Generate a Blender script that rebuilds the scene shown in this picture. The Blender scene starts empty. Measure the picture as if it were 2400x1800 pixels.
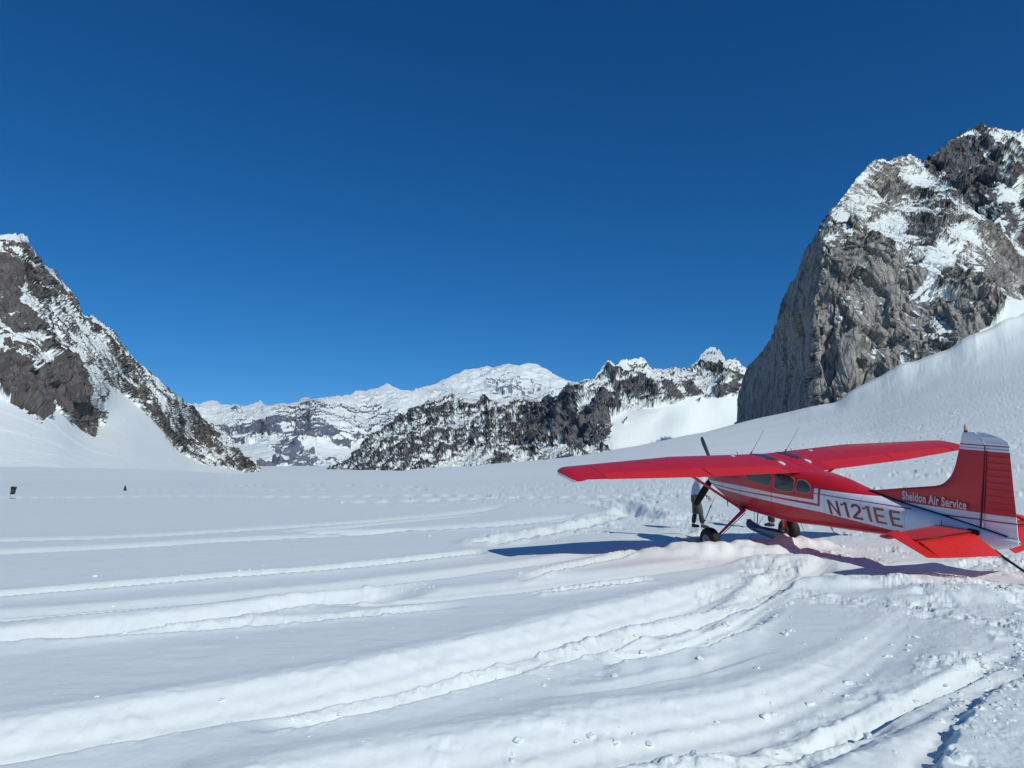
import bpy, bmesh, math, random
import numpy as np
from math import radians, sin, cos, tan, pi
from mathutils import Matrix, Vector

random.seed(5); rng = np.random.default_rng(7)
SC = bpy.context.scene
COL = SC.collection
# ------------------------------------------------------------------ camera
F = 1584.04; CU, CV = 1200.0, 900.0; H = 1.75
TH = math.atan(205.0 / F)
cam_d = bpy.data.cameras.new('camera'); cam = bpy.data.objects.new('camera', cam_d); COL.objects.link(cam)
cam_d.sensor_width = 36; cam_d.lens = 36 * F / 2400; cam_d.clip_start = 0.05; cam_d.clip_end = 90000
cam.location = (0, 0, H); cam.rotation_euler = (pi / 2 + TH, 0, 0)
SC.camera = cam
# ------------------------------------------------------------------ light
SUN_AZ, SUN_EL = 35.0, 35.5        # light travels away from the camera, to the left
wd = bpy.data.worlds.new('World'); SC.world = wd; wd.use_nodes = True
nt = wd.node_tree; nt.nodes.clear()
sky = nt.nodes.new('ShaderNodeTexSky'); sky.sky_type = 'NISHITA'; sky.sun_disc = False
sky.sun_elevation = radians(SUN_EL); sky.sun_rotation = radians(180 - SUN_AZ)
sky.altitude = 2500; sky.air_density = 1.0; sky.dust_density = 0.05; sky.ozone_density = 3.5
# high, dry air: each colour of the sky gets the steeper fall-off towards the zenith that thin air gives
sep = nt.nodes.new('ShaderNodeSeparateColor'); com = nt.nodes.new('ShaderNodeCombineColor'); nt.links.new(sky.outputs[0], sep.inputs[0])
for ch, (gm, a) in enumerate(((1.74, 20.0), (1.03, 14.7), (0.94, 19.7))):
    m0 = nt.nodes.new('ShaderNodeMath'); m0.operation = 'MULTIPLY'; nt.links.new(sep.outputs[ch], m0.inputs[0]); m0.inputs[1].default_value = .04
    m1 = nt.nodes.new('ShaderNodeMath'); m1.operation = 'POWER'; nt.links.new(m0.outputs[0], m1.inputs[0]); m1.inputs[1].default_value = gm
    m2 = nt.nodes.new('ShaderNodeMath'); m2.operation = 'MULTIPLY'; nt.links.new(m1.outputs[0], m2.inputs[0]); m2.inputs[1].default_value = a
    m3 = nt.nodes.new('ShaderNodeMath'); m3.operation = 'MINIMUM'; nt.links.new(m2.outputs[0], m3.inputs[0]); m3.inputs[1].default_value = 12
    nt.links.new(m3.outputs[0], com.inputs[ch])
bg = nt.nodes.new('ShaderNodeBackground'); bg.inputs['Strength'].default_value = 0.1
wo = nt.nodes.new('ShaderNodeOutputWorld')
nt.links.new(com.outputs[0], bg.inputs['Color']); nt.links.new(bg.outputs[0], wo.inputs[0])
sd = bpy.data.lights.new('sun', 'SUN'); sd.energy = 2.95; sd.angle = radians(0.53); sd.color = (1.0, 1.0, 0.96)
sun = bpy.data.objects.new('sun', sd); COL.objects.link(sun)
az = radians(SUN_AZ); el = radians(SUN_EL)
TOSUN = Vector((sin(az) * cos(el), -cos(az) * cos(el), sin(el)))
sun.rotation_euler = TOSUN.to_track_quat('Z', 'Y').to_euler()
SC.view_settings.view_transform = 'Standard'; SC.view_settings.look = 'None'
SC.view_settings.exposure = 0.0; SC.view_settings.gamma = 1.0
SC.render.engine = 'CYCLES'
try:
    SC.cycles.max_bounces = 8; SC.cycles.diffuse_bounces = 4; SC.cycles.volume_bounces = 0
except Exception: pass

# ------------------------------------------------------------------ pixel <-> world helpers
ST, CT = sin(TH), cos(TH)
def ray(u, v):
    cx = (np.asarray(u, float) - CU) / F; cy = (np.asarray(v, float) - CV) / F
    X = cx + 0 * cy; Y = ST * cy + CT + 0 * cx; Z = -CT * cy + ST + 0 * cx
    return X, Y, Z
def atY(u, v, Yv):
    X, Y, Z = ray(u, v); k = Yv / Y
    return np.stack([X * k, Y * k, H + Z * k], -1)
def atZ(u, v, z=0.0):
    X, Y, Z = ray(u, v); k = (z - H) / Z
    return np.stack([X * k, Y * k, H + Z * k], -1)
def zof(v, Yv):                      # height seen at row v at depth Y
    X, Y, Z = ray(CU, v); return H + Z / Y * Yv
def smooth(a, b, x):
    t = np.clip((x - a) / (b - a), 0, 1); return t * t * (3 - 2 * t)

# ------------------------------------------------------------------ noise
def _hash(i, j, k, s):
    h = (i * 374761393 + j * 668265263 + k * 2147483647 + s * 1274126177) & 0xffffffff
    h = ((h ^ (h >> 13)) * 1274126177) & 0xffffffff
    h = ((h ^ (h >> 16)) * 2246822519) & 0xffffffff
    return ((h ^ (h >> 15)) & 0xffffff).astype(np.float64) / 0xffffff * 2 - 1
def vnoise(x, y, z, s=0):
    xi = np.floor(x).astype(np.int64); yi = np.floor(y).astype(np.int64); zi = np.floor(z).astype(np.int64)
    fx = x - xi; fy = y - yi; fz = z - zi
    ux = fx * fx * fx * (fx * (fx * 6 - 15) + 10); uy = fy * fy * fy * (fy * (fy * 6 - 15) + 10); uz = fz * fz * fz * (fz * (fz * 6 - 15) + 10)
    def L(a, b, t): return a + (b - a) * t
    c = [[[_hash(xi + a, yi + b, zi + d, s) for d in (0, 1)] for b in (0, 1)] for a in (0, 1)]
    return L(L(L(c[0][0][0], c[1][0][0], ux), L(c[0][1][0], c[1][1][0], ux), uy),
             L(L(c[0][0][1], c[1][0][1], ux), L(c[0][1][1], c[1][1][1], ux), uy), uz)
def vnoise2(x, y, s=0):
    xi = np.floor(x).astype(np.int64); yi = np.floor(y).astype(np.int64)
    fx = x - xi; fy = y - yi
    ux = fx * fx * fx * (fx * (fx * 6 - 15) + 10); uy = fy * fy * fy * (fy * (fy * 6 - 15) + 10)
    a = _hash(xi, yi, xi * 0, s); b = _hash(xi + 1, yi, xi * 0, s); c = _hash(xi, yi + 1, xi * 0, s); d = _hash(xi + 1, yi + 1, xi * 0, s)
    return (a + (b - a) * ux) * (1 - uy) + (c + (d - c) * ux) * uy
def rot2(x, y, a): return x * cos(a) - y * sin(a), x * sin(a) + y * cos(a)
def fbm2(x, y, oct=4, s=0, gain=.5):
    r = 0; a = 1.0
    for o in range(oct):
        r = r + a * vnoise2(x, y, s + o * 17); x, y = rot2(x * 2.03, y * 2.03, .6); a *= gain
    return r
def fbm3(x, y, z, oct=4, s=0, gain=.5, ridged=False):
    r = 0; a = 1.0
    for o in range(oct):
        n = vnoise(x, y, z, s + o * 31)
        r = r + a * ((1 - 2 * np.abs(n)) if ridged else n)
        x, y = rot2(x * 2.05, y * 2.05, .7); z = z * 2.05; a *= gain
    return r

def facet(x, y, z, s=0):
    """broken rock: every cell of space is a tilted flat block of its own"""
    bx, by, bz = [np.floor(q - .5).astype(np.int64) for q in (x, y, z)]
    best = np.full(x.shape, 1e9); out = np.zeros(x.shape)
    for a in (0, 1):
        for b in (0, 1):
            for c in (0, 1):
                i, j, k = bx + a, by + b, bz + c; h1 = _hash(i, j, k, s); h2 = _hash(i, j, k, s + 1); h3 = _hash(i, j, k, s + 2)
                dx, dy, dz = x - (i + .5 + .38 * h1), y - (j + .5 + .38 * h2), z - (k + .5 + .38 * h3); d = dx * dx + dy * dy + dz * dz
                v = _hash(i, j, k, s + 3) * .45 + (h2 * dx + h3 * dy + h1 * dz) * 1.1; m = d < best; best = np.where(m, d, best); out = np.where(m, v, out)
    return out

# ------------------------------------------------------------------ mesh helpers
def grid_mesh(name, P, attrs=None, smooth_sh=True, closed_u=False):
    nr, nc = P.shape[:2]
    me = bpy.data.meshes.new(name)
    me.vertices.add(nr * nc); me.vertices.foreach_set('co', P.reshape(-1).astype(np.float32))
    i = np.arange(nr - 1)[:, None] * nc; j = np.arange(nc - 1)[None, :]
    a = (i + j).ravel()
    q = np.stack([a, a + 1, a + nc + 1, a + nc], 1).astype(np.int32)
    me.loops.add(q.size); me.loops.foreach_set('vertex_index', q.ravel())
    me.polygons.add(len(q)); me.polygons.foreach_set('loop_start', np.arange(0, q.size, 4, dtype=np.int32))
    try: me.polygons.foreach_set('loop_total', np.full(len(q), 4, dtype=np.int32))
    except Exception: pass
    me.update(calc_edges=True)
    if smooth_sh: me.polygons.foreach_set('use_smooth', np.ones(len(q), dtype=bool))
    for k, v in (attrs or {}).items():
        at = me.attributes.new(k, 'FLOAT', 'POINT'); at.data.foreach_set('value', v.reshape(-1).astype(np.float32))
    me.validate()
    return me
def link(name, me, mat=None, parent=None, **props):
    o = bpy.data.objects.new(name, me); COL.objects.link(o)
    if mat is not None:
        me.materials.clear(); me.materials.append(mat)
    if parent is not None: o.parent = parent
    for k, v in props.items(): o[k] = v
    return o
def empty(name, loc=(0, 0, 0), **props):
    o = bpy.data.objects.new(name, None); COL.objects.link(o); o.location = loc; o.empty_display_size = .2
    for k, v in props.items(): o[k] = v
    return o

# ------------------------------------------------------------------ node helpers
class NT:
    def __init__(s, name):
        s.m = bpy.data.materials.new(name); s.m.use_nodes = True; s.t = s.m.node_tree; s.t.nodes.clear()
        s.out = s.n('ShaderNodeOutputMaterial'); s.b = s.n('ShaderNodeBsdfPrincipled'); s.l(s.b.outputs[0], s.out.inputs[0])
    def n(s, t): return s.t.nodes.new(t)
    def l(s, a, b): s.t.links.new(a, b)
    def setin(s, inp, v):
        if hasattr(v, 'is_output') or isinstance(v, bpy.types.NodeSocket): s.l(v, inp)
        else: inp.default_value = v
    def math(s, op, a, b=0.0, c=None):
        n = s.n('ShaderNodeMath'); n.operation = op; s.setin(n.inputs[0], a); s.setin(n.inputs[1], b)
        if c is not None: s.setin(n.inputs[2], c)
        return n.outputs[0]
    def mix(s, f, a, b):
        n = s.n('ShaderNodeMix'); n.data_type = 'RGBA'; s.setin(n.inputs[0], f)
        s.setin(n.inputs[6], a if not isinstance(a, tuple) else (*a[:3], 1)); s.setin(n.inputs[7], b if not isinstance(b, tuple) else (*b[:3], 1))
        return n.outputs[2]
    def coord(s, scale=(1, 1, 1), rot=(0, 0, 0)):
        tc = s.n('ShaderNodeTexCoord'); mp = s.n('ShaderNodeMapping'); s.l(tc.outputs['Object'], mp.inputs[0])
        mp.inputs['Scale'].default_value = scale; mp.inputs['Rotation'].default_value = rot; return mp.outputs[0]
    def noise(s, co, scale, detail=4, rough=.55, dist=0.0):
        n = s.n('ShaderNodeTexNoise'); s.l(co, n.inputs['Vector']); n.inputs['Scale'].default_value = scale
        n.inputs['Detail'].default_value = detail; n.inputs['Roughness'].default_value = rough; n.inputs['Distortion'].default_value = dist
        return n.outputs[0]
    def voro(s, co, scale, warp):       # cracks between angular blocks, and a tone for each block
        nz = s.n('ShaderNodeTexNoise'); s.l(co, nz.inputs['Vector']); nz.inputs['Scale'].default_value = scale * 1.4; nz.inputs['Detail'].default_value = 4
        vm = s.n('ShaderNodeVectorMath'); vm.operation = 'MULTIPLY_ADD'; s.l(nz.outputs[1], vm.inputs[0]); vm.inputs[1].default_value = (warp, warp, warp); s.l(co, vm.inputs[2])
        r = []
        for ft in ('DISTANCE_TO_EDGE', 'F1'):
            v = s.n('ShaderNodeTexVoronoi'); v.feature = ft; s.l(vm.outputs[0], v.inputs['Vector']); v.inputs['Scale'].default_value = scale; r.append(v)
        sp = s.n('ShaderNodeSeparateColor'); s.l(r[1].outputs['Color'], sp.inputs[0]); return r[0].outputs['Distance'], sp.outputs[0]
    def ramp(s, f, stops):
        n = s.n('ShaderNodeValToRGB'); s.l(f, n.inputs[0]); e = n.color_ramp.elements
        while len(e) < len(stops): e.new(.5)
        for k, (p, c) in enumerate(stops): e[k].position = p; e[k].color = (*c, 1) if len(c) == 3 else c
        return n.outputs[0]
    def mr(s, f, a, b, c=0.0, d=1.0):
        n = s.n('ShaderNodeMapRange'); s.setin(n.inputs[0], f); n.inputs[1].default_value = a; n.inputs[2].default_value = b
        n.inputs[3].default_value = c; n.inputs[4].default_value = d; n.clamp = True; return n.outputs[0]
    def bump(s, h, strength, dist, prev=None):
        n = s.n('ShaderNodeBump'); s.l(h, n.inputs['Height']); n.inputs['Strength'].default_value = strength; n.inputs['Distance'].default_value = dist
        if prev is not None: s.l(prev, n.inputs['Normal'])
        return n.outputs[0]
    def p(s, **k):
        for a, v in k.items(): s.setin(s.b.inputs[a.replace('_', ' ')], (*v, 1) if isinstance(v, tuple) and len(v) == 3 else v)
        return s

SNOW = (0.84, 0.885, 0.835)
def snow_material():
    m = NT('snow'); co = m.coord()
    n1 = m.noise(co, 1.3, 5, .6); n2 = m.noise(co, 26, 6, .65); n3 = m.noise(co, 130, 3, .6)
    c = m.mix(m.mr(n1, .35, .65), (0.82, 0.865, 0.82), SNOW)
    m.p(Base_Color=c, Roughness=.62); m.b.inputs['Specular IOR Level'].default_value = .25
    co2 = m.coord((1, 1.0, 1), (0, 0, .5)); n4 = m.noise(co2, 3.2, 5, .55)
    b = m.bump(n4, .25, .05); b = m.bump(n2, .3, .010, b); b = m.bump(n3, .25, .003, b)
    m.l(b, m.b.inputs['Normal']); return m.m
def far_snow_material():
    m = NT('far_snow'); co = m.coord()
    n1 = m.noise(co, .02, 5, .6); c = m.mix(m.mr(n1, .35, .65), (0.82, 0.865, 0.82), SNOW)
    m.p(Base_Color=c, Roughness=.65); m.b.inputs['Specular IOR Level'].default_value = .2
    b = m.bump(m.noise(co, .05, 7, .6), .3, 2.0); m.l(b, m.b.inputs['Normal']); return m.m
def rock_material(name, dark, mid, light, sz, linew=.7, stain=.55, tone=.78, streak=.3, bias=.5, bump=1.0, warp=.6, edge=.05, snown=.22, palepos=(.56, .70)):
    """sz: size in metres of the main blocks; streak: vertical stretch of the markings; attribute 'snow' carries where snow lies"""
    m = NT(name); co = m.coord(); cs = m.coord((1, 1, streak))
    a = m.noise(cs, 1 / (sz * 3.0), 6, .62, .8); b = m.noise(cs, 1 / (sz * .55), 7, .62, warp); d = m.noise(co, 1 / (sz * .12), 5, .65)
    cstr = m.coord((1, 1, streak * .22)); st = m.noise(cstr, 1 / (sz * 1.1), 7, .62, .2)
    c1, k1 = m.voro(m.coord((1, 1, streak * 1.1), (.12, .1, .3)), 1 / (sz * 1.0), sz * .5); c2, k2 = m.voro(m.coord((1, 1, streak * 2.2), (-.25, .2, .1)), 1 / (sz * .42), sz * .2)
    l1 = m.mr(c1, .0, .09); l2 = m.mr(c2, .0, .12)
    lines = m.math('MULTIPLY', l1, m.math('ADD', m.math('MULTIPLY', l2, .6), .4))
    col = m.ramp(a, [(.38, tuple(x * tone for x in mid)), (.48, mid), (palepos[0], mid), (palepos[1], light)])
    col = m.mix(m.math('MULTIPLY', k1, .35), col, tuple(x * .5 for x in mid)); col = m.mix(m.math('MULTIPLY', k2, .25), col, tuple(x * .5 for x in mid))
    col = m.mix(m.mr(b, .38, .56), tuple(x * .68 for x in mid), col)
    col = m.mix(m.math('MULTIPLY', m.mr(st, .50, .60), stain), col, tuple(x * .30 for x in mid))
    col = m.mix(m.math('MULTIPLY', m.mr(d, .42, .62), .3), tuple(x * .7 for x in mid), col)
    col = m.mix(m.math('ADD', m.math('MULTIPLY', lines, linew), 1.0 - linew), dark, col)
    at = m.n('ShaderNodeAttribute'); at.attribute_name = 'snow'
    fn = m.noise(co, 1 / (sz * .22), 6, .68, .6)
    s = m.math('ADD', at.outputs['Fac'], m.math('MULTIPLY', m.math('SUBTRACT', fn, .5), snown * 2))
    f = m.mr(s, bias - edge, bias + edge)
    sn = m.mix(m.mr(m.noise(co, 1 / (sz * 3), 4), .3, .7), (0.82, 0.865, 0.82), SNOW)
    m.p(Base_Color=m.mix(f, col, sn), Roughness=m.math('ADD', .75, m.math('MULTIPLY', f, -.1)))
    m.b.inputs['Specular IOR Level'].default_value = .2
    hgt = m.math('ADD', m.math('ADD', m.math('MULTIPLY', b, .8), m.math('MULTIPLY', lines, .30 * linew)), m.math('MULTIPLY', d, .25))
    hgt = m.math('MULTIPLY', hgt, m.math('SUBTRACT', 1.0, m.math('MULTIPLY', f, .93)))
    m.l(m.bump(hgt, 1.0, sz * .30 * bump), m.b.inputs['Normal'])
    return m.m
M_SNOW = snow_material(); M_FAR = far_snow_material()


# ------------------------------------------------------------------ masks in photo rows/columns, used to place real relief
def project(P):
    X, Y, Z = P[..., 0], P[..., 1], P[..., 2] - H
    zc = CT * Y + ST * Z; yc = ST * Y - CT * Z
    zc = np.where(np.abs(zc) < 1e-6, 1e-6, zc)
    return CU + F * X / zc, CV + F * yc / zc
def poly_mask(u, v, poly, soft=4.0):
    poly = np.asarray(poly, float); out = np.zeros(u.shape)
    m = (u > poly[:, 0].min() - 3 * soft) & (u < poly[:, 0].max() + 3 * soft) & (v > poly[:, 1].min() - 3 * soft) & (v < poly[:, 1].max() + 3 * soft)
    if not m.any(): return out
    x, y = u[m], v[m]; ins = np.zeros(x.shape, bool); dm = np.full(x.shape, 1e9)
    for k in range(len(poly)):
        (x0, y0), (x1, y1) = poly[k - 1], poly[k]
        c = ((y0 > y) != (y1 > y)) & (x < (x1 - x0) * (y - y0) / ((y1 - y0) + 1e-12) + x0); ins ^= c
        dx, dy = x1 - x0, y1 - y0; t = np.clip(((x - x0) * dx + (y - y0) * dy) / (dx * dx + dy * dy + 1e-9), 0, 1)
        dm = np.minimum(dm, np.hypot(x - x0 - t * dx, y - y0 - t * dy))
    out[m] = smooth(-soft, soft, np.where(ins, dm, -dm)); return out
def za(L): return [(a / 1.843, 1150 + b / 1.843) for a, b in L]
def zb(L): return [(1200 + a / 1.843, 1150 + b / 1.843) for a, b in L]

# ------------------------------------------------------------------ snowfield
CREST = np.array([(-1500, 1080, 450, 120), (0, 1097, 500, 130), (300, 1099, 520, 150), (450, 1107, 450, 150), (560, 1117, 330, 150), (700, 1121, 260, 150),
    (760, 1119, 300, 150), (900, 1109, 500, 120), (1100, 1095, 700, 80), (1200, 1087, 800, 60), (1320, 1075, 850, 50), (1500, 1045, 900, 40),
    (1650, 1013, 950, 30), (1726, 993, 950, 28), (1850, 965, 900, 25), (1900, 952, 870, 25), (1960, 943, 850, 25), (1992, 917, 850, 25), (2016, 905, 850, 25),
    (2064, 883, 850, 25), (2112, 852, 850, 25), (2146, 848, 850, 25), (2184, 832, 850, 25), (2230, 816, 850, 25), (2257, 794, 850, 25),
    (2286, 783, 850, 25), (2329, 767, 870, 25), (2353, 750, 880, 25), (2400, 735, 900, 25), (2500, 660, 950, 25), (3900, 500, 1000, 25)], float)
def crest(alpha):
    # azimuth of the crest points
    ca = []
    for u, v, Yc, Ys in CREST:
        X, Y, Z = ray(u, v); ca.append(float(X / Y))
    ca = np.array(ca)
    zc = zof(CREST[:, 1], CREST[:, 2])
    return np.interp(alpha, ca, zc), np.interp(alpha, ca, CREST[:, 2]), np.interp(alpha, ca, CREST[:, 3])
_ga = np.linspace(-5, 5, 8001); _z, _y, _s = crest(_ga); _k = np.hanning(201); _k /= _k.sum()
_zs, _ys, _ss = [np.convolve(np.pad(q, 100, mode='edge'), _k, 'valid') for q in (_z, _y, _s)]
_kf = np.hanning(19); _kf /= _kf.sum(); _zf = np.convolve(np.pad(_z, 9, mode='edge'), _kf, 'valid')
def rise(alpha, Y):
    zc0, Yc0, Ys0 = crest(alpha)
    zc, Yc, Ys = np.interp(alpha, _ga, _zs), np.interp(alpha, _ga, _ys), np.interp(alpha, _ga, _ss)
    zc0 = np.interp(alpha, _ga, _zf); tb = np.clip(Y / Yc0, 0, 1)
    rough = smooth(.80, .97, tb) * smooth(60, 120, zc) * .55 * fbm2(alpha * 45, Y * .03, 4, 91)
    return rough + _rise(zc, Yc, Ys, Y) + (zc0 - _rise(zc, Yc, Ys, Yc0)) * np.clip(Y / Yc0, 0, 1) ** 22
def _rise(zc, Yc, Ys, Y):
    t = np.clip((Y - Ys) / (Yc - Ys), 0, 1.2)
    k = smooth(20, 120, zc)
    return zc * ((1 - .22 * k) * t ** (1.25 + .42 * k) + .22 * k * t ** 9)

class Track:
    def __init__(s, pts, w, depth, berm=.0, rough=.0, wl=.25, fade=(0, 0), berm_far=None, shape=0):
        if pts[0][0] < 5: pts = [(-q_, pts[0][1] + (pts[0][1] - pts[1][1]) * q_ / (pts[1][0] - pts[0][0]) * (1 - q_ / 3600)) for q_ in (900, 450, 170)] + list(pts); fade = (.12, fade[1])
        P = np.array([atZ(u, v) for u, v in pts]); X, Y = P[:, 0], P[:, 1]; a = X / Y
        i = np.argsort(a); a, Y = a[i], Y[i]
        n = 160; s.a = np.linspace(a[0], a[-1], n); yy = np.interp(s.a, a, np.log(Y))
        pad = 12; ker = np.hanning(2 * pad + 1); ker /= ker.sum()
        ext = np.r_[2 * yy[0] - yy[1:pad + 1][::-1], yy, 2 * yy[-1] - yy[-pad - 1:-1][::-1]]
        s.Y = np.exp(np.convolve(ext, ker, 'valid')); s.X = s.a * s.Y
        tx, ty = np.gradient(s.X), np.gradient(s.Y); L = np.hypot(tx, ty)
        s.k = np.abs(s.a * ty - tx) / L * 1.0      # |r x t| * sqrt(1+a^2)
        s.w, s.d, s.b, s.r, s.wl, s.fade, s.bf, s.shape = w, depth * (1.3 + .35 * smooth(.25, .4, w)), berm, rough * .8, wl, fade, (berm * .5 if berm_far is None else berm_far), shape
    def height(s, alpha, X, Y, seed):
        Yt = np.interp(alpha, s.a, s.Y); k = np.interp(alpha, s.a, s.k)
        wob = .09 * s.w * vnoise2(X * .7, Y * .7, seed)
        d = ((Yt - Y) * k + wob) / s.w
        m = (np.abs(d) < 3) & (alpha > s.a[0]) & (alpha < s.a[-1]); h = np.zeros(X.shape)
        if not m.any(): return h
        dd = d[m]; al = alpha[m]
        r = (al - s.a[0]) / (s.a[-1] - s.a[0]); f = smooth(0, .03, r) * smooth(0, .03, 1 - r)
        if s.fade[0]: f *= smooth(0, s.fade[0], r)
        if s.fade[1]: f *= smooth(0, s.fade[1], 1 - r)
        D, b, bf = s.d, s.b, s.bf
        xs = np.array([-3, -2.0, -1.45, -1.1, -.6, 0, .45, .75, 1.0, 1.25, 1.6, 2.2, 3])
        hs = np.array([0, .2 * bf, bf, .5 * bf, -.35 * D, -.8 * D, -D, -.75 * D, -.15 * D + .4 * b, b, .7 * b, .2 * b, 0])
        xf = np.linspace(-3, 3, 241); hf = np.interp(xf, xs, hs); kk = np.hanning(11); kk /= kk.sum(); hf = np.convolve(np.pad(hf, 5, mode='edge'), kk, 'valid')
        h0 = np.interp(dd, xf, hf)
        if s.w > .25: h0 = h0 + .006 * np.sin(dd * 15 + 2 * vnoise2(X[m] * .3, Y[m] * .3, seed + 2)) * np.exp(-(dd / .8) ** 4) * smooth(25, 12, Y[m])
        if s.r > 0:
            x, y = X[m] / s.wl, Y[m] / s.wl
            n = fbm2(x, y, 3, seed + 3); bil = np.abs(n) * 1.3
            prof = np.exp(-((np.abs(dd) - .9) / .55) ** 2) + .45 * np.exp(-(dd / .8) ** 2)
            gate = smooth(-.35, .35, vnoise2(X[m] * .45, Y[m] * .45, seed + 9)) * .7 + .3
            h0 = h0 + s.r * .42 * (n * .8 + (bil - .4) * .5) * prof * gate + s.r * .10 * vnoise2(x * 2.7, y * 2.7, seed + 5) * prof
        h[m] = h0 * f; return h

TR = [
 Track(za([(0, 215), (450, 204), (900, 176), (1500, 140), (2000, 95), (2212, 62)]), .45, .09),
 Track(za([(1160, 180), (1500, 157), (2212, 92)]), .3, .08, fade=(.2, .3)),
 Track(za([(0, 268), (550, 242), (1000, 212), (1500, 190), (2212, 140), (2550, 100)]), .50, .11),
 Track(za([(0, 448), (400, 416), (800, 386), (1400, 342), (1800, 300), (2120, 262)]), .30, .13, .05, .05, .18),
 Track(za([(0, 530), (300, 512), (900, 465), (1400, 420), (1900, 365), (2212, 325), (2412, 298), (2632, 258), (2790, 242)]), .32, .08, .02, .012, .2, fade=(0, .1)),
 Track(za([(0, 632), (300, 600), (600, 570), (1000, 525), (1300, 480), (1600, 440), (1950, 400)]), .42, .19, .07, .07, .22, fade=(0, .15)),
 Track(za([(150, 655), (600, 618), (900, 592), (1500, 540), (2100, 480)]), .14, .05, .02, .05, .12, fade=(.1, .2)),
 Track(za([(0, 1080), (300, 1035), (600, 985), (900, 935), (1200, 875), (1500, 822), (1800, 760), (2212, 660), (2500, 580), (2900, 480), (3250, 390), (3480, 300)]), .42, .18, .04, .035, .25, fade=(0, .12)),
 Track(za([(1000, 1010), (1300, 985), (1600, 925), (1900, 850), (2212, 770), (2500, 690), (2800, 590), (3150, 480), (3400, 360), (3500, 290)]), .22, .12, .04, .05, .14, fade=(.2, .1)),
 Track(zb([(380, 722), (600, 690), (800, 640), (1000, 560), (1200, 470)]), .26, .10, .06, .07, .18, fade=(.15, .3)),
 Track(zb([(-1500, 1460), (-900, 1330), (-500, 1240), (0, 1155), (300, 1090), (600, 1030), (1000, 965), (1200, 915), (1400, 850), (1600, 750), (1750, 640), (1870, 520), (1950, 400)]), .40, .14, .05, .04, .22, fade=(0, .3)),
 Track(zb([(-200, 1420), (500, 1290), (850, 1200), (1200, 1100), (1500, 985), (1700, 900), (2000, 770), (2212, 665), (2400, 580)]), .30, .09, .04, .05, .16, fade=(0, .5)),
 Track(zb([(0, 385), (250, 330), (450, 290), (560, 265)]), .18, .08, .04, .09, .12, fade=(.3, .1)),
 Track(zb([(-1000, 500), (-500, 465), (0, 420), (500, 355), (1000, 296), (1130, 288)]), .42, .08, .02, .02, .2, fade=(.3, .12)),
 Track(zb([(80, 444), (350, 414), (650, 380)]), .13, .06, .03, .07, .11, fade=(.1, .2)),
 Track(zb([(-900, 182), (-400, 172), (0, 152), (250, 128), (450, 92), (560, 70)]), .45, .10, .05, .02),
 Track(zb([(500, 640), (800, 545), (1000, 470), (1200, 385), (1420, 320)]), .30, .12, .04, .05, .2, fade=(.3, .15)),
 Track(zb([(900, 1130), (1250, 1040), (1600, 925), (1900, 820), (2212, 700)]), .11, .07, .03, .03, .1, fade=(.2, .2)),
 Track(zb([(-1100, 1010), (-600, 900), (-200, 800), (0, 745), (300, 655)]), .09, .05, .02, .02, .1, fade=(.3, .3)),
 Track(zb([(0, 900), (400, 850), (800, 780), (1200, 660)]), .10, .025, .01, .01, .1, fade=(.4, .4)),
 Track(za([(0, 560), (400, 535), (900, 490), (1300, 450)]), .10, .05, .015, .01, .1, fade=(0, .3)),
 Track(zb([(700, 1198), (1100, 1090), (1400, 1010), (1700, 930)]), .16, .08, .04, .06, .12, fade=(.3, .3)),
]
ARCS = [([(1130, 1274), (1250, 1254), (1350, 1236), (1430, 1216), (1475, 1198), (1482, 1188), (1465, 1178), (1430, 1172)], .50, .15, .3), ([(1392, 1180), (1440, 1184), (1478, 1191), (1503, 1203), (1500, 1215)], .9, .26, .3), ([(1900, 1268), (1800, 1284), (1700, 1286)], .25, .10, .2)]
CHUNK = [   # polygon in photo pixels, relief in metres, lump size in metres
 ([(850, 1166), (1000, 1150), (1300, 1128), (1640, 1118), (1640, 1215), (1500, 1235), (1400, 1175), (1100, 1180), (900, 1180)], .13, .50),
 ([(1050, 1140), (1300, 1118), (1330, 1125), (1100, 1150)], .12, .6),
 ([(1490, 1150), (1900, 1120), (1900, 1260), (1700, 1262), (1560, 1240), (1480, 1210)], .20, .40),
 ([(1130, 1252), (1300, 1235), (1480, 1225), (1500, 1245), (1300, 1262), (1150, 1262)], .12, .22),
 ([(1780, 1262), (1900, 1240), (2100, 1240), (2130, 1300), (2060, 1325), (1900, 1318), (1800, 1300)], .14, .30),
 ([(2090, 1310), (2420, 1290), (2420, 1480), (2330, 1500), (2250, 1420), (2130, 1370)], .13, .26),
 ([(1830, 1400), (2000, 1350), (2180, 1345), (2240, 1420), (2150, 1470), (2000, 1470)], .06, .16),
 ([(2190, 1470), (2290, 1380), (2420, 1420), (2420, 1640), (2300, 1560), (2200, 1560), (2130, 1600)], .07, .14),
 ([(2180, 1810), (2225, 1720), (2290, 1660), (2420, 1590), (2450, 1850)], .10, .16),
 ([(1720, 1290), (1800, 1285), (1905, 1300), (1880, 1330), (1800, 1330)], .12, .22),
 ([(1620, 1360), (1800, 1310), (1900, 1310), (1850, 1350), (1700, 1385), (1640, 1400)], .07, .16),
 ([(1250, 1570), (1500, 1500), (1700, 1440), (1720, 1500), (1500, 1560), (1300, 1620)], .035, .12),
 ([(1300, 1810), (1700, 1700), (2000, 1600), (2100, 1660), (1900, 1810)], .04, .16),
 ([(1900, 1040), (2420, 1050), (2420, 1180), (2250, 1200), (1960, 1160), (1860, 1120)], .45, 1.8),
]
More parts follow.
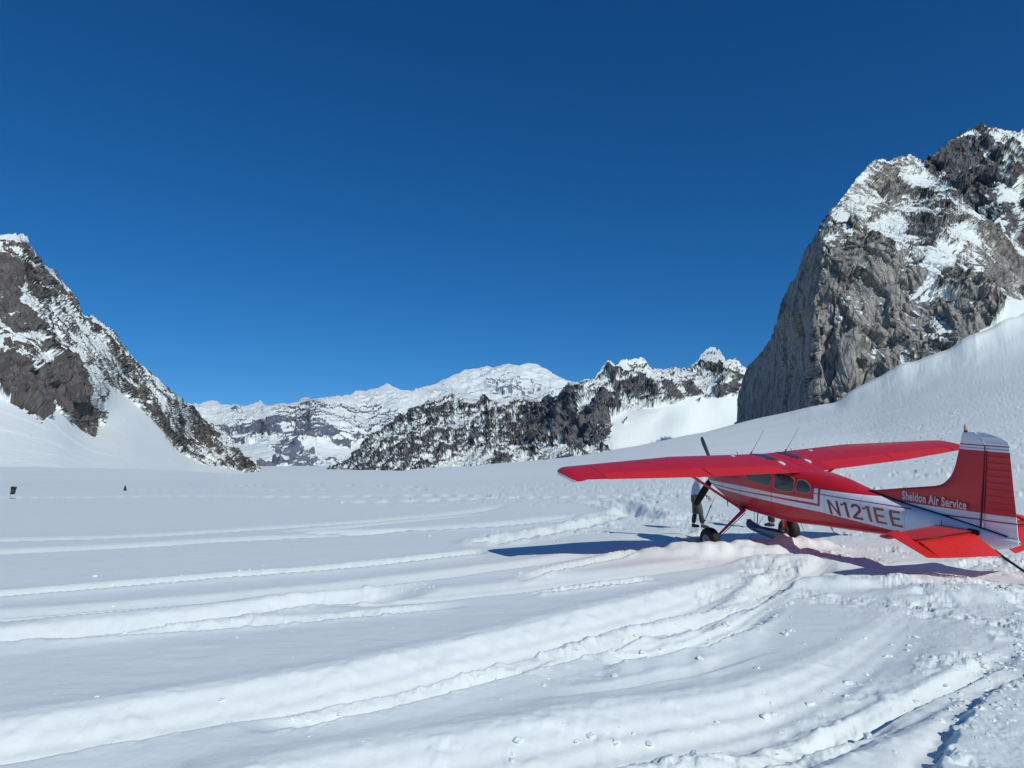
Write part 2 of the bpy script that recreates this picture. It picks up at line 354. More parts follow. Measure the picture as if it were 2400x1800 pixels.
MOUND = [((1810, 1288), (1.1, .35), .13), ((1880, 1288), (.7, .3), .11),    # centre px, radius (m across, m deep), height
 ((1700, 1302), (1.7, .45), .27), ((1790, 1318), (1.0, .5), .10), ((1960, 1325), (1.3, .5), .10), ((2060, 1375), (1.5, .35), .16),
 ((2240, 1400), (1.0, .5), .14), ((1640, 1246), (1.1, .9), .07), ((1560, 1262), (1.0, .9), -.06), ((1680, 1285), (.55, .35), -.16), ((1850, 1352), (1.0, .35), .05),
 ((2180, 1330), (1.6, .45), -.10), ((1900, 1290), (.8, .6), .08),
]
def ground_height(alpha, X, Y):
    z = .022 * fbm2(X * .13, Y * .13, 2, 11) + .005 * fbm2(X * .8 + Y * .3, Y * 1.4, 3, 15) * smooth(60, 20, Y)
    z = z + .0022 * fbm2((X + Y * .25) * 2.2, Y * 6, 3, 19) * smooth(25, 8, Y)
    far = smooth(60, 250, Y); z = z + far * (1.3 * fbm2(X * .008, Y * .009, 3, 23) + .03 * fbm2(X * .06, Y * .06, 3, 27))
    for i, t in enumerate(TR): z = z + t.height(alpha, X, Y, 100 + 7 * i)
    P = np.stack([X, Y, np.zeros_like(X)], -1); u, v = project(P)
    wu = 9 * vnoise2(X * 1.1, Y * 1.1, 41) ; wv = 4 * vnoise2(X * 1.1, Y * 1.1, 43)
    for k, (poly, amp, wl) in enumerate(CHUNK):
        m = poly_mask(u + wu * 2, v + wv * 2, poly, 9)
        s = m > .001
        if s.any():
            x, y = rot2(X[s] / wl, Y[s] / wl, .9); ga = smooth(-.05, .5, vnoise2(x * .22, y * .22, 207 + k) + .35 * vnoise2(x * .6, y * .6, 209 + k)) * .85 + .15
            n = fbm2(x, y, 4, 200 + k * 5, .55); n2 = vnoise2(x * .45, y * .45, 205 + k * 5)
            h = (1 - np.abs(n) * 1.9); h = np.maximum(h, -.5)
            hz = .5 * amp * (.45 * h * smooth(-.5, .3, n2) + .8 * n + .4 * n2); z[s] += m[s] * hz * ga
    for k, (pts, w, dep, wl) in enumerate(ARCS):
        p = np.array([atZ(a, b)[:2] for a, b in pts]); tt = np.linspace(0, 1, len(p)); t2 = np.linspace(0, 1, 40); p = np.stack([np.interp(t2, tt, p[:, 0]), np.interp(t2, tt, p[:, 1])], 1)
        kk = np.hanning(9); kk /= kk.sum(); p = np.stack([np.convolve(np.pad(p[:, q], 4, mode='edge'), kk, 'valid') for q in (0, 1)], 1)
        m = (X > p[:, 0].min() - 3) & (X < p[:, 0].max() + 3) & (Y > p[:, 1].min() - 3) & (Y < p[:, 1].max() + 3)
        if m.any():
            x, y = X[m], Y[m]; dm = np.full(x.shape, 9.0)
            for q in range(len(p) - 1):
                dx, dy = p[q + 1] - p[q]; t = np.clip(((x - p[q, 0]) * dx + (y - p[q, 1]) * dy) / (dx * dx + dy * dy + 1e-9), 0, 1); dm = np.minimum(dm, np.hypot(x - p[q, 0] - t * dx, y - p[q, 1] - t * dy))
            d = dm / w; z[m] += -dep * smooth(1.1, .2, d) + .3 * dep * np.exp(-((d - 1.35) / .4) ** 2) + .05 * fbm2(x / wl, y / wl, 3, 310 + k) * np.exp(-((d - 1.0) / .6) ** 2)
    for (c, r, hh) in MOUND:
        p = atZ(*c); q = ((X - p[0]) / r[0]) ** 2 + ((Y - p[1]) / r[1]) ** 2
        m = q < 9; z[m] += hh * np.exp(-q[m] ** 1.4 * .9) * (1 + .25 * vnoise2(X[m] * 5, Y[m] * 5, 51))
    # lines of footprints far out on the left
    for v0, v1, ua, ub, ph in ((1166, 1162, -50, 1150, 0), (1150, 1147, 308, 1000, 2), (1139, 1136, -50, 620, 1), (1131, 1140, 300, 1000, 3), (1176, 1158, 800, 1700, 4)):
        vv = v0 + (v1 - v0) * (u - ua) / (ub - ua) + 1.2 * np.sin(u * .011 + ph)
        band = (np.abs(v - vv) < 5) & (u > ua) & (u < ub)
        if band.any():
            dY = Y[band] - (H * F / (vv[band] - 1105) * 1.0)
            Yr = atZ(u[band], vv[band])[..., 1]; dY = (Y[band] - Yr) / 1.0
            st = .5 + .5 * np.sin(X[band] * 2 * pi / 1.3 + 2 * vnoise2(X[band] * .2, X[band] * 0, 71)); z[band] += np.exp(-dY ** 2) * (-.45 * (.3 + .7 * st)) + .05 * np.exp(-((dY + 1.7) / .8) ** 2) * st
    # the open cut in the snow at the lower right
    cut = np.array([atZ(a, b)[:2] for a, b in ((2170, 1830), (2200, 1790), (2235, 1735), (2262, 1690), (2300, 1650), (2350, 1615), (2420, 1590))])
    m = (X > 1.5) & (X < 6) & (Y < 8)
    if m.any():
        x, y = X[m] + .03 * vnoise2(X[m] * 9, Y[m] * 9, 61), Y[m] + .03 * vnoise2(X[m] * 9, Y[m] * 9, 62); dm = np.full(x.shape, 9.0); sg = np.zeros(x.shape)
        for k in range(len(cut) - 1):
            (x0, y0), (x1, y1) = cut[k], cut[k + 1]; dx, dy = x1 - x0, y1 - y0; t = np.clip(((x - x0) * dx + (y - y0) * dy) / (dx * dx + dy * dy), 0, 1)
            d = np.hypot(x - x0 - t * dx, y - y0 - t * dy); c = (dx * (y - y0) - dy * (x - x0)); up = d < dm; dm = np.where(up, d, dm); sg = np.where(up, np.sign(c), sg)
        sd_ = dm * sg       # + on the upper-left side of the cut
        z[m] += .065 * smooth(.02, -.06, sd_) * smooth(-1.6, -.2, sd_) - .03 * np.exp(-((sd_ - .07) / .08) ** 2)
    return z
def build_snowfield():
    fine = np.arange(-.80, .80, .00115); side = np.arange(.80, 1.10, .003); out = np.tan(np.linspace(np.arctan(1.103), np.arctan(4.5), 26))
    al = np.r_[-out[::-1], -side[::-1][:-1], fine, side[1:], out]
    vs = np.arange(1960, 1131, -1.7); Yn = atZ(np.full(vs.shape, 1200.0), vs)[:, 1]
    near = np.linspace(.4, Yn[0], 14)[:-1]
    A = al[None, :]; zc, Yc, Ys = crest(al)
    nfar = 150; t = np.linspace(0, 1, nfar + 1)[1:]
    Yf = Yn[-1] * (Yc[None, :] / Yn[-1]) ** t[:, None]
    Yg = np.concatenate([np.repeat(near[:, None], len(al), 1), np.repeat(Yn[:, None], len(al), 1), Yf], 0)
    Ag = np.repeat(A, len(Yg), 0); Xg = Ag * Yg
    Z = rise(Ag, Yg) + ground_height(Ag.ravel(), Xg.ravel(), Yg.ravel()).reshape(Yg.shape)
    P = np.stack([Xg, Yg, Z], -1)
    # beyond the crest the snow drops away
    back = []
    last = P[-1]
    for k, (dy, dz) in enumerate(((12, -2), (60, -18), (200, -70), (500, -160))):
        q = last.copy(); s = (last[:, 1] + dy) / last[:, 1]; q[:, 0] *= s; q[:, 1] *= s; q[:, 2] = np.minimum(last[:, 2] + dz, last[:, 2]); back.append(q)
    P = np.concatenate([P, np.array(back)], 0)
    me = grid_mesh('snowfield', P); link('snowfield', me, M_SNOW, kind='structure')
    # snow behind and beside the viewer
    xs = np.linspace(-250, 250, 60); ys = np.linspace(-250, .42, 40); X, Y = np.meshgrid(xs, ys)
    Zb = .05 * fbm2(X * .13, Y * .13, 3, 11) - .06
    link('snowfield_behind', grid_mesh('snowfield_behind', np.stack([X, Y, Zb], -1)), M_SNOW, kind='structure')
build_snowfield()
def gz(x, y):
    """height of the snow at one spot"""
    a = np.array([x / y]); return float((rise(a, np.array([y])) + ground_height(a, np.array([x]), np.array([y])))[0])

# ------------------------------------------------------------------ mountains
def tps(ctrl):
    c = np.array(ctrl, float); xy = c[:, :2] / 100.0; y = np.log(c[:, 2]); n = len(c)
    r2 = ((xy[:, None] - xy[None]) ** 2).sum(-1); K = .5 * r2 * np.log(r2 + 1e-12) + np.eye(n) * .02
    Pm = np.c_[np.ones(n), xy]; A = np.zeros((n + 3, n + 3)); A[:n, :n] = K; A[:n, n:] = Pm; A[n:, :n] = Pm.T
    w = np.linalg.solve(A, np.r_[y, 0, 0, 0])
    def f(u, v):
        x = np.stack([u, v], -1) / 100.0; o = w[n] + w[n + 1] * x[..., 0] + w[n + 2] * x[..., 1]
        for k in range(n):
            r2 = ((x - xy[k]) ** 2).sum(-1); o = o + w[k] * .5 * r2 * np.log(r2 + 1e-12)
        return np.exp(o)
    return f
def grid_normals(P):
    du = np.gradient(P, axis=1); dv = np.gradient(P, axis=0); N = np.cross(du, dv)
    N /= np.linalg.norm(N, axis=-1, keepdims=True) + 1e-12
    toc = np.array([0, 0, H]) - P; s = np.sign((N * toc).sum(-1, keepdims=True)); s[s == 0] = 1
    return N * s
def mountain(name, ridge, base, ctrl, nu, nt, unit, disp, paint, mat, seed, label, snow0, shape=None, dmul=None, rf=.55, jag=2.0, backd=(.03, .10, .3), warp=3.5, ksl=1.6, n0=.45, mott=(.35, 26), kill=.9, blur=0, kjut=.25, sl=0.0):
    ridge = np.array(ridge, float); base = np.array(base, float)
    u = np.linspace(ridge[0, 0], ridge[-1, 0], nu); rv = np.interp(u, ridge[:, 0], ridge[:, 1]); bv = np.interp(u, base[:, 0], base[:, 1])
    z0 = np.zeros(nu)
    rv = rv + jag * (vnoise(u / 9, z0, z0, seed) * 1.0 + .6 * vnoise(u / 4.1, z0, z0, seed + 1) + .4 * vnoise(u / 2.0, z0, z0, seed + 2))
    t = np.linspace(0, 1, nt)[:, None]; V = bv[None] + (rv - bv)[None] * t; U = np.repeat(u[None], nt, 0)
    D = tps(ctrl)(U, V)
    if shape is not None: D = shape(U, V, D)
    P = atY(U, V, D); N = grid_normals(P)
    # displacement is horizontal-ish so that walls get ribs
    ux, uy, uz = P[..., 0] / unit, P[..., 1] / unit, P[..., 2] / unit
    wx = vnoise(ux / 30, uy / 30, uz / 40, seed + 5) * 6; wy = vnoise(ux / 30 + 9, uy / 30, uz / 40, seed + 6) * 6; wz = vnoise(ux / 25 + 3, uy / 25, uz / 25, seed + 7) * 8
    d = 0
    for amp, L, squeeze, rid in disp:
        q = ((ux + wx) / L, (uy + wy) / L, (uz + wz) * squeeze / L)
        n = vnoise(*q, seed + int(L * 3) % 97)
        if rid == 1: n = 1 - 2 * np.abs(n)
        elif rid == 2: n = np.abs(n) * 2 - .5
        elif rid == 3:                      # stepped blocks
            n = np.round(n * 3.0) / 3.0 * .8 + .2 * n
        elif rid == 6: n = facet(*q, seed + int(L * 3) % 97)
        elif rid == 5: n = -smooth(.10, .0, np.abs(n)) * smooth(-.2, .3, vnoise(ux / 60, uy / 60, uz / 45, seed + 81))   # deep narrow clefts
        elif rid == 4:                      # ribs slanting down the slope
            n = 1 - 2 * np.abs(vnoise((ux + wx + (uz + wz) * sl) / L, (uy + wy) / L, (uz + wz) * .12 / L, seed + 71))
        d = d + amp * n
    d = d * (rf + (1 - rf) * smooth(1.0, .88, t)) if np.ndim(d) else d
    if dmul is not None: d = d * dmul(U, V)
    # mask of where snow lies
    pu = U + warp * vnoise(ux / 12, uy / 12, uz / 12, seed + 8) + warp * .5 * vnoise(ux / 4, uy / 4, uz / 4, seed + 10)
    pv = V + warp * vnoise(ux / 12 + 5, uy / 12, uz / 12, seed + 9) + warp * .5 * vnoise(ux / 4 + 5, uy / 4, uz / 4, seed + 11)
    B = snow0(U, V)
    for val, soft, poly in paint: m = poly_mask(pu, pv, poly, soft); B = B * (1 - m) + val * m
    P1 = P + N * (d * unit)[..., None]; N1 = grid_normals(P1)
    if blur:
        k = np.hanning(2 * blur + 1); k /= k.sum()
        nz = np.apply_along_axis(lambda a: np.convolve(np.pad(a, blur, mode='edge'), k, 'valid'), 0, N1[..., 2])
    else: nz = N1[..., 2]
    n0 = float(np.median(nz)); a, L = mott
    mo = fbm3((ux + sl * uz) / L, uy / L, (uz - sl * ux) * .38 / L, 4, seed + 20)
    S = B + ksl * .5 * (nz - n0) + a * mo
    S = np.where(B > 1.2, 1.5, np.where(B < -.7, -1, S))
    filled = smooth(.4, .75, S); dd = d * (1 - kill * filled) * (1 - .9 * (1 - kill * filled) * 0) * np.where(B > 1.2, .3, 1.0)
    P2 = P + N * (dd * unit)[..., None] + N * (filled * unit * kjut)[..., None]
    # far side
    rows = [P2]; S_rows = [S]; last = P2[-1]
    for k, b in enumerate(backd):
        q = last.copy(); s = 1 + b; q[:, 0] *= s; q[:, 1] *= s
        q[:, 2] = last[:, 2] - (last[:, 2] - last[:, 2].min() + last[:, 1] * .06) * [.25, .6, 1.15][k]; rows.append(q[None]); S_rows.append(np.full((1, nu), .9))
    P3 = np.concatenate(rows, 0); S3 = np.concatenate(S_rows, 0)
    me = grid_mesh(name, P3, {'snow': S3}); return link(name, me, mat, kind='structure', label=label)

z4 = lambda L: [(1700 + a / 2.074, 280 + b / 2.074) for a, b in L]
z5 = lambda L: [(a / 2.44, 500 + b / 2.44) for a, b in L]
z6 = lambda L: [(400 + a / 3.16, 800 + b / 3.16) for a, b in L]
z7 = lambda L: [(1000 + a / 2.765, 780 + b / 2.765) for a, b in L]

# ---- granite buttress on the right
rock_r = rock_material('granite', (.04, .037, .036), (.56, .52, .455), (.86, .79, .66), 16, .68, stain=.45, streak=.15, bump=.8)
ridge = z4([(34, 1500), (55, 1470), (60, 1370), (100, 1215), (170, 1130), (230, 1040), (265, 940), (290, 840), (340, 760), (370, 680), (420, 590), (470, 510), (530, 430), (600, 340), (660, 260), (720, 205),
    (760, 190), (800, 205), (850, 180), (900, 172), (950, 200), (990, 262), (1040, 295), (1130, 345), (1150, 400), (1220, 450), (1300, 500), (1400, 590), (1452, 630), (1700, 760), (2000, 950)])
base = [(1716, 1030), (1850, 1010), (1960, 985), (2060, 930), (2146, 890), (2230, 860), (2286, 830), (2400, 790), (2800, 740)]
ctrl = [(1700, 1000, 960), (1800, 980, 930), (1920, 950, 900), (1990, 930, 890), (2110, 860, 880), (2250, 800, 880), (2330, 760, 890), (2400, 730, 910), (2600, 700, 980), (2800, 700, 1100),
    (1800, 850, 960), (1850, 700, 1000), (1922, 850, 930), (1922, 700, 960), (1922, 600, 1000), (1880, 600, 1030),
    (2050, 750, 930), (2050, 600, 985), (2200, 700, 935), (2150, 560, 1040), (2300, 650, 960), (1990, 800, 905), (2100, 680, 950),
    (1930, 530, 1080), (1960, 500, 1110), (2050, 390, 1330), (2134, 365, 1400), (2000, 480, 1140), (2100, 480, 1210), (2250, 500, 1150), (2245, 446, 1260), (2400, 584, 1200), (2177, 405, 1380), (2300, 560, 1090), (2500, 700, 1150)]
def edge_shape(U, V, D):          # the wall turns a sharp corner: left of it the cliff runs away from the viewer
    e = np.interp(V, [330, 450, 520, 560, 617, 714, 743, 791, 883, 945, 1030], [2010, 1975, 1940, 1928, 1924, 1907, 1902, 1917, 1920, 1917, 1915]) ; e2 = e + 5 * vnoise(V / 26, V * 0, V * 0, 801) + 2 * vnoise(V / 8, V * 0, V * 0, 802)
    k = np.interp(V, [350, 450, 560, 700], [1.0, 1.6, 3.2, 3.4]); x = np.maximum(0, e - U); x2 = np.maximum(0, e2 - U); return D + k * x + 10 * (1 - np.exp(-x2 / 3.0))
def sn_r(U, V): return .12 + .42 * smooth(620, 500, V + (U - 2100) * -.12) + .10 * smooth(760, 560, V)
paint = [
 (-.25, 6, z4([(-40, 1600), (40, 1300), (200, 1000), (330, 740), (440, 560), (470, 570), (465, 800), (430, 950), (450, 1250), (440, 1420)])),
 (.12, 12, z4([(470, 600), (700, 620), (900, 640), (1000, 700), (900, 900), (1300, 1000), (800, 1300), (450, 1400), (430, 960)])),
 (.50, 8, z4([(470, 560), (530, 430), (720, 200), (950, 190), (1000, 270), (1130, 345), (1220, 460), (1100, 560), (1000, 600), (900, 590), (700, 560), (560, 590)])),
 (1.15, 3, z4([(690, 500), (830, 450), (900, 520), (830, 590), (780, 610), (700, 560)])),
 (1.19, 2.5, z4([(1040, 570), (1120, 520), (1200, 490), (1210, 570), (1120, 660), (1110, 720), (1000, 750), (920, 710), (980, 660)])),
 (1.1, 2.5, z4([(985, 750), (1050, 740), (1000, 820), (950, 850), (890, 880), (960, 800)])),
 (.95, 2.5, z4([(1000, 820), (1100, 825), (1225, 890), (1150, 915), (1050, 872), (930, 900), (960, 860)])),
 (.9, 2.5, z4([(510, 460), (570, 440), (680, 450), (680, 490), (600, 500), (530, 490)])),
 (.9, 2.5, z4([(475, 590), (560, 530), (570, 560), (530, 592)])),
 (1.19, 2.5, z4([(870, 230), (950, 240), (1000, 280), (1080, 320), (1130, 345), (1000, 350), (930, 330), (880, 290)])),
 (.82, 2.5, z4([(650, 290), (700, 230), (780, 215), (720, 280), (700, 310), (640, 310)])),
 (.80, 2.5, z4([(560, 420), (640, 370), (780, 380), (760, 420), (640, 430)])),
 (.80, 2.5, z4([(800, 400), (900, 380), (1020, 400), (1000, 440), (880, 430)])),
 (1.1, 2, z4([(1190, 825), (1290, 845), (1345, 872), (1300, 872), (1230, 850)])),
 (.75, 2, z4([(630, 730), (665, 690), (700, 740), (660, 745)])), (.8, 1.5, z4([(845, 738), (865, 722), (884, 735), (868, 748)])), (.8, 1.5, z4([(1190, 740), (1230, 720), (1290, 738), (1230, 750)])),
 (.62, 5, z4([(1220, 470), (1300, 510), (1400, 600), (1452, 640), (1440, 680), (1360, 600), (1260, 560), (1200, 600)])),
 (2, 2, z4([(1300, 862), (1345, 872), (1452, 880), (1700, 860), (1700, 1300), (1200, 1300), (1110, 1120), (1180, 1060), (1300, 1008), (1350, 965), (1338, 910)])),
]
mountain('granite_mountain', ridge, base, ctrl, 760, 620, 1.0,
    [(12, 90, .35, 0), (15, 48, .22, 6), (11, 40, .12, 5), (6, 20, .14, 5), (6, 19, .18, 6), (2.4, 8, .22, 6), (.8, 4, .4, 0)], paint, rock_r, 300,
    'grey granite buttress with snowy upper slabs rising behind the aircraft', sn_r, shape=edge_shape, dmul=lambda U, V: 1 - .62 * smooth(2, 14, np.interp(V, [330, 450, 560, 714, 791, 1030], [1960, 1950, 1926, 1905, 1915, 1915]) - U), jag=2.5, ksl=1.6, n0=.42, mott=(.26, 14), blur=1)
# ---- darker summit behind it
rock_r2 = rock_material('dark_granite', (.022, .022, .026), (.25, .235, .225), (.45, .41, .34), 18, .7, streak=.2, bump=.9)
ridge2 = z4([(880, 330), (960, 205), (1020, 170), (1080, 110), (1120, 95), (1180, 60), (1240, 40), (1330, 45), (1400, 55), (1452, 70), (1600, 130), (1900, 300), (2300, 600)])
mountain('granite_summit', ridge2, [(2100, 700), (2900, 800)], [(2120, 690, 1420), (2400, 690, 1400), (2800, 760, 1500), (2160, 520, 1520), (2200, 420, 1560), (2280, 450, 1500), (2350, 420, 1480), (2400, 560, 1440), (2300, 600, 1430),
    (2200, 365, 1640), (2298, 300, 1740), (2400, 314, 1760), (2350, 360, 1620), (2270, 380, 1600), (2600, 440, 1800), (2900, 600, 1900)], 420, 330, 1.5,
    [(10, 80, .4, 0), (16, 44, .45, 6), (7, 17, .4, 6), (3, 7.5, .5, 6), (1.0, 4, .5, 0)],
    [(.70, 5, z4([(1140, 85), (1240, 40), (1330, 45), (1460, 70), (1460, 260), (1350, 250), (1320, 140), (1200, 130), (1170, 200)])),
     (-.1, 5, z4([(980, 210), (1080, 110), (1170, 80), (1180, 200), (1320, 230), (1290, 370), (1180, 420), (1020, 300)])),
     (.95, 3, z4([(1385, 330), (1452, 260), (1500, 260), (1500, 420), (1440, 400), (1300, 400)])), (.75, 2, z4([(1080, 320), (1120, 300), (1110, 325)]))], rock_r2, 340,
    'dark rocky summit with a snow cap rising behind the granite buttress', lambda U, V: .32 + 0 * U, jag=2.5, ksl=1.7, n0=.42, mott=(.34, 18), blur=2)
# ---- mountain on the left
rock_l = rock_material('brown_granite', (.03, .028, .028), (.22, .20, .18), (.62, .55, .44), 20, .5, stain=.7, tone=.40, streak=.12, bump=.9, palepos=(.50, .60))
ridge = [(-420, 640), (-200, 560)] + z5([(0, 125), (60, 115), (130, 112), (155, 130), (185, 190), (215, 255), (300, 330), (360, 390), (420, 460), (450, 520), (460, 560), (480, 580), (540, 590), (590, 630), (640, 680), (700, 750), (780, 840), (860, 910), (940, 985),
    (1020, 1050), (1080, 1090), (1150, 1170), (1230, 1220), (1300, 1290), (1370, 1390), (1430, 1430), (1530, 1508), (1550, 1520)])
base = [(-420, 1125), (300, 1125), (500, 1130), (640, 1140)]
ctrl = [(-400, 1110, 480), (-400, 900, 900), (-400, 650, 1300), (-200, 1100, 480), (0, 1102, 520), (200, 1105, 600), (400, 1112, 850), (520, 1117, 1300), (627, 1125, 2300), (0, 1000, 660), (150, 1040, 700), (300, 1040, 920), (380, 1080, 1000), (450, 1070, 1500), (580, 1105, 2100),
    (0, 930, 760), (60, 850, 820), (0, 750, 920), (60, 700, 1000), (0, 600, 1150), (50, 560, 1260), (100, 950, 800), (200, 1000, 950), (180, 850, 1020), (220, 930, 960), (240, 950, 1060), (270, 900, 1270), (250, 800, 1370), (190, 730, 1430),
    (120, 660, 1350), (350, 1000, 1300), (400, 950, 1600), (350, 880, 1620), (443, 947, 2000), (480, 1040, 1900), (533, 1029, 2400), (600, 1100, 2500)]
R = -.2
paint = [
 (.64, 8, z5([(0, 125), (150, 110), (460, 560), (480, 590), (400, 700), (330, 560), (200, 420), (100, 260), (0, 180)])),
 (1.05, 3, z5([(215, 270), (300, 330), (360, 395), (400, 450), (330, 400), (260, 350)])),
 (.84, 3, z5([(110, 350), (180, 400), (300, 440), (430, 520), (470, 620), (440, 700), (520, 860), (420, 800), (330, 700), (230, 600), (160, 540), (260, 490), (200, 430), (130, 400)])),
 (R, 3, z5([(0, 210), (50, 230), (110, 350), (130, 500), (230, 640), (250, 680), (70, 680), (0, 600), (-300, 500), (-300, 250)])),
 (.02, 3, z5([(60, 150), (180, 170), (212, 262), (150, 260), (70, 200)])),
 (-.05, 2.5, z5([(150, 300), (200, 325), (330, 400), (420, 465), (455, 555), (400, 500), (300, 435), (200, 395), (150, 350)])),
 (.1, 2.5, z5([(130, 430), (280, 450), (300, 480), (200, 500)])),
 (.36, 5, z5([(0, 640), (60, 700), (130, 740), (250, 680), (320, 760), (180, 870), (120, 800), (0, 800), (-300, 780), (-300, 640)])),
 (R, 2.5, z5([(-300, 760), (0, 800), (60, 790), (150, 830), (200, 900), (240, 1000), (280, 1130), (250, 1195), (150, 1140), (0, 1040), (-300, 900)])),
 (R, 2.5, z5([(205, 890), (290, 840), (360, 810), (420, 850), (470, 930), (510, 1050), (560, 1150), (560, 1240), (540, 1275), (400, 1190), (290, 1090), (235, 1000)])),
 (.98, 2.5, z5([(180, 890), (200, 820), (290, 780), (370, 800), (290, 835), (205, 885)])),
 (.72, 7, z5([(480, 590), (540, 590), (700, 750), (860, 910), (1080, 1090), (1230, 1220), (1430, 1430), (1280, 1440), (1150, 1430), (1000, 1350), (880, 1200), (700, 1020), (560, 900), (450, 780), (430, 690), (400, 620)])),
 (.28, 4, z5([(590, 890), (700, 930), (850, 1050), (890, 1170), (760, 1080), (600, 960)])), (.36, 5, z5([(880, 1190), (960, 1130), (1080, 1180), (1160, 1270), (1160, 1430), (1040, 1380), (920, 1260)])),
 (.42, 5, z5([(1100, 1150), (1220, 1230), (1330, 1360), (1400, 1470), (1290, 1440), (1190, 1320)])),
 (R, 1.5, z5([(560, 1035), (605, 1045), (603, 1090), (575, 1070)])), (0, 2, z5([(540, 1120), (590, 1150), (590, 1200), (560, 1180)])), (.0, 2, z5([(470, 840), (530, 850), (515, 885)])),
 (2, 2, z5([(-500, 1040), (0, 1045), (150, 1145), (255, 1200), (285, 1140), (265, 1080), (400, 1195), (540, 1282), (565, 1245), (600, 1210), (620, 1000), (520, 860), (600, 960), (760, 1085), (880, 1195), (1000, 1355), (1160, 1440), (1440, 1490), (1560, 1530), (1560, 1700), (-500, 1700)])),
]
mountain('rocky_mountain', ridge, base, ctrl, 900, 620, 1.1,
    [(10, 80, .45, 0), (13, 46, .4, 6), (7, 30, .14, 5), (6, 18, .3, 6), (2.6, 8, .4, 6), (.8, 4, .5, 0)], paint, rock_l, 380,
    'steep brown rock and snow mountain falling to the glacier on the left', lambda U, V: .93 + 0 * U, jag=2.2, ksl=1.7, n0=.45, mott=(.46, 15), blur=1, sl=.8)
# ---- jagged ridge in the middle distance
rock_m = rock_material('ridge_granite', (.025, .027, .033), (.24, .235, .235), (.50, .45, .38), 40, .55, streak=.4, bump=.8)
ridge = [(700, 1135), (745, 1122), (811, 1078), (875, 1025), (920, 988), (970, 952), (1010, 934), (1040, 920), (1058, 909), (1069, 925), (1095, 935), (1118, 938), (1130, 925), (1159, 940), (1180, 942), (1195, 935), (1224, 926), (1245, 934), (1268, 939), (1286, 925), (1305, 930),
    (1330, 898), (1340, 894), (1355, 898), (1368, 890), (1380, 893), (1395, 885), (1401, 874), (1415, 858), (1427, 841), (1434, 848), (1441, 856), (1455, 846), (1470, 840), (1485, 841), (1503, 836), (1510, 840), (1517, 849), (1532, 865), (1560, 864), (1575, 860), (1597, 867), (1610, 862), (1629, 849), (1650, 826), (1665, 814), (1680, 817), (1687, 820), (1702, 845), (1715, 842), (1723, 840), (1735, 850), (1749, 865), (1780, 890), (1850, 930)]
base = [(700, 1150), (900, 1135), (1100, 1120), (1300, 1100), (1500, 1075), (1700, 1030), (1850, 1000)]
ctrl = [(700, 1140, 3700), (740, 1125, 3600), (850, 1110, 3200), (950, 1095, 2900), (1050, 1095, 2700), (1150, 1090, 2500), (1300, 1080, 2200), (1500, 1060, 2300), (1700, 1010, 3050), (1850, 990, 3100), (811, 1078, 3750), (875, 1025, 3800), (970, 952, 3950), (1058, 909, 3950), (1000, 1030, 3300), (1130, 925, 3800),
    (1100, 1050, 3000), (1130, 1020, 3080), (1224, 926, 3700), (1286, 925, 3450), (1250, 1040, 2700), (1320, 1000, 2720), (1336, 896, 3150), (1350, 1040, 2380), (1400, 965, 2600), (1430, 990, 2420), (1340, 1060, 2250), (1401, 874, 3300), (1427, 841, 3350), (1503, 836, 3600), (1450, 920, 2950),
    (1560, 960, 2650), (1650, 940, 3200), (1600, 1000, 2900), (1532, 865, 3600), (1597, 867, 3600), (1665, 814, 3800), (1700, 900, 3250), (1749, 865, 3600), (1750, 960, 3250), (1850, 930, 3500)]
R = -.15
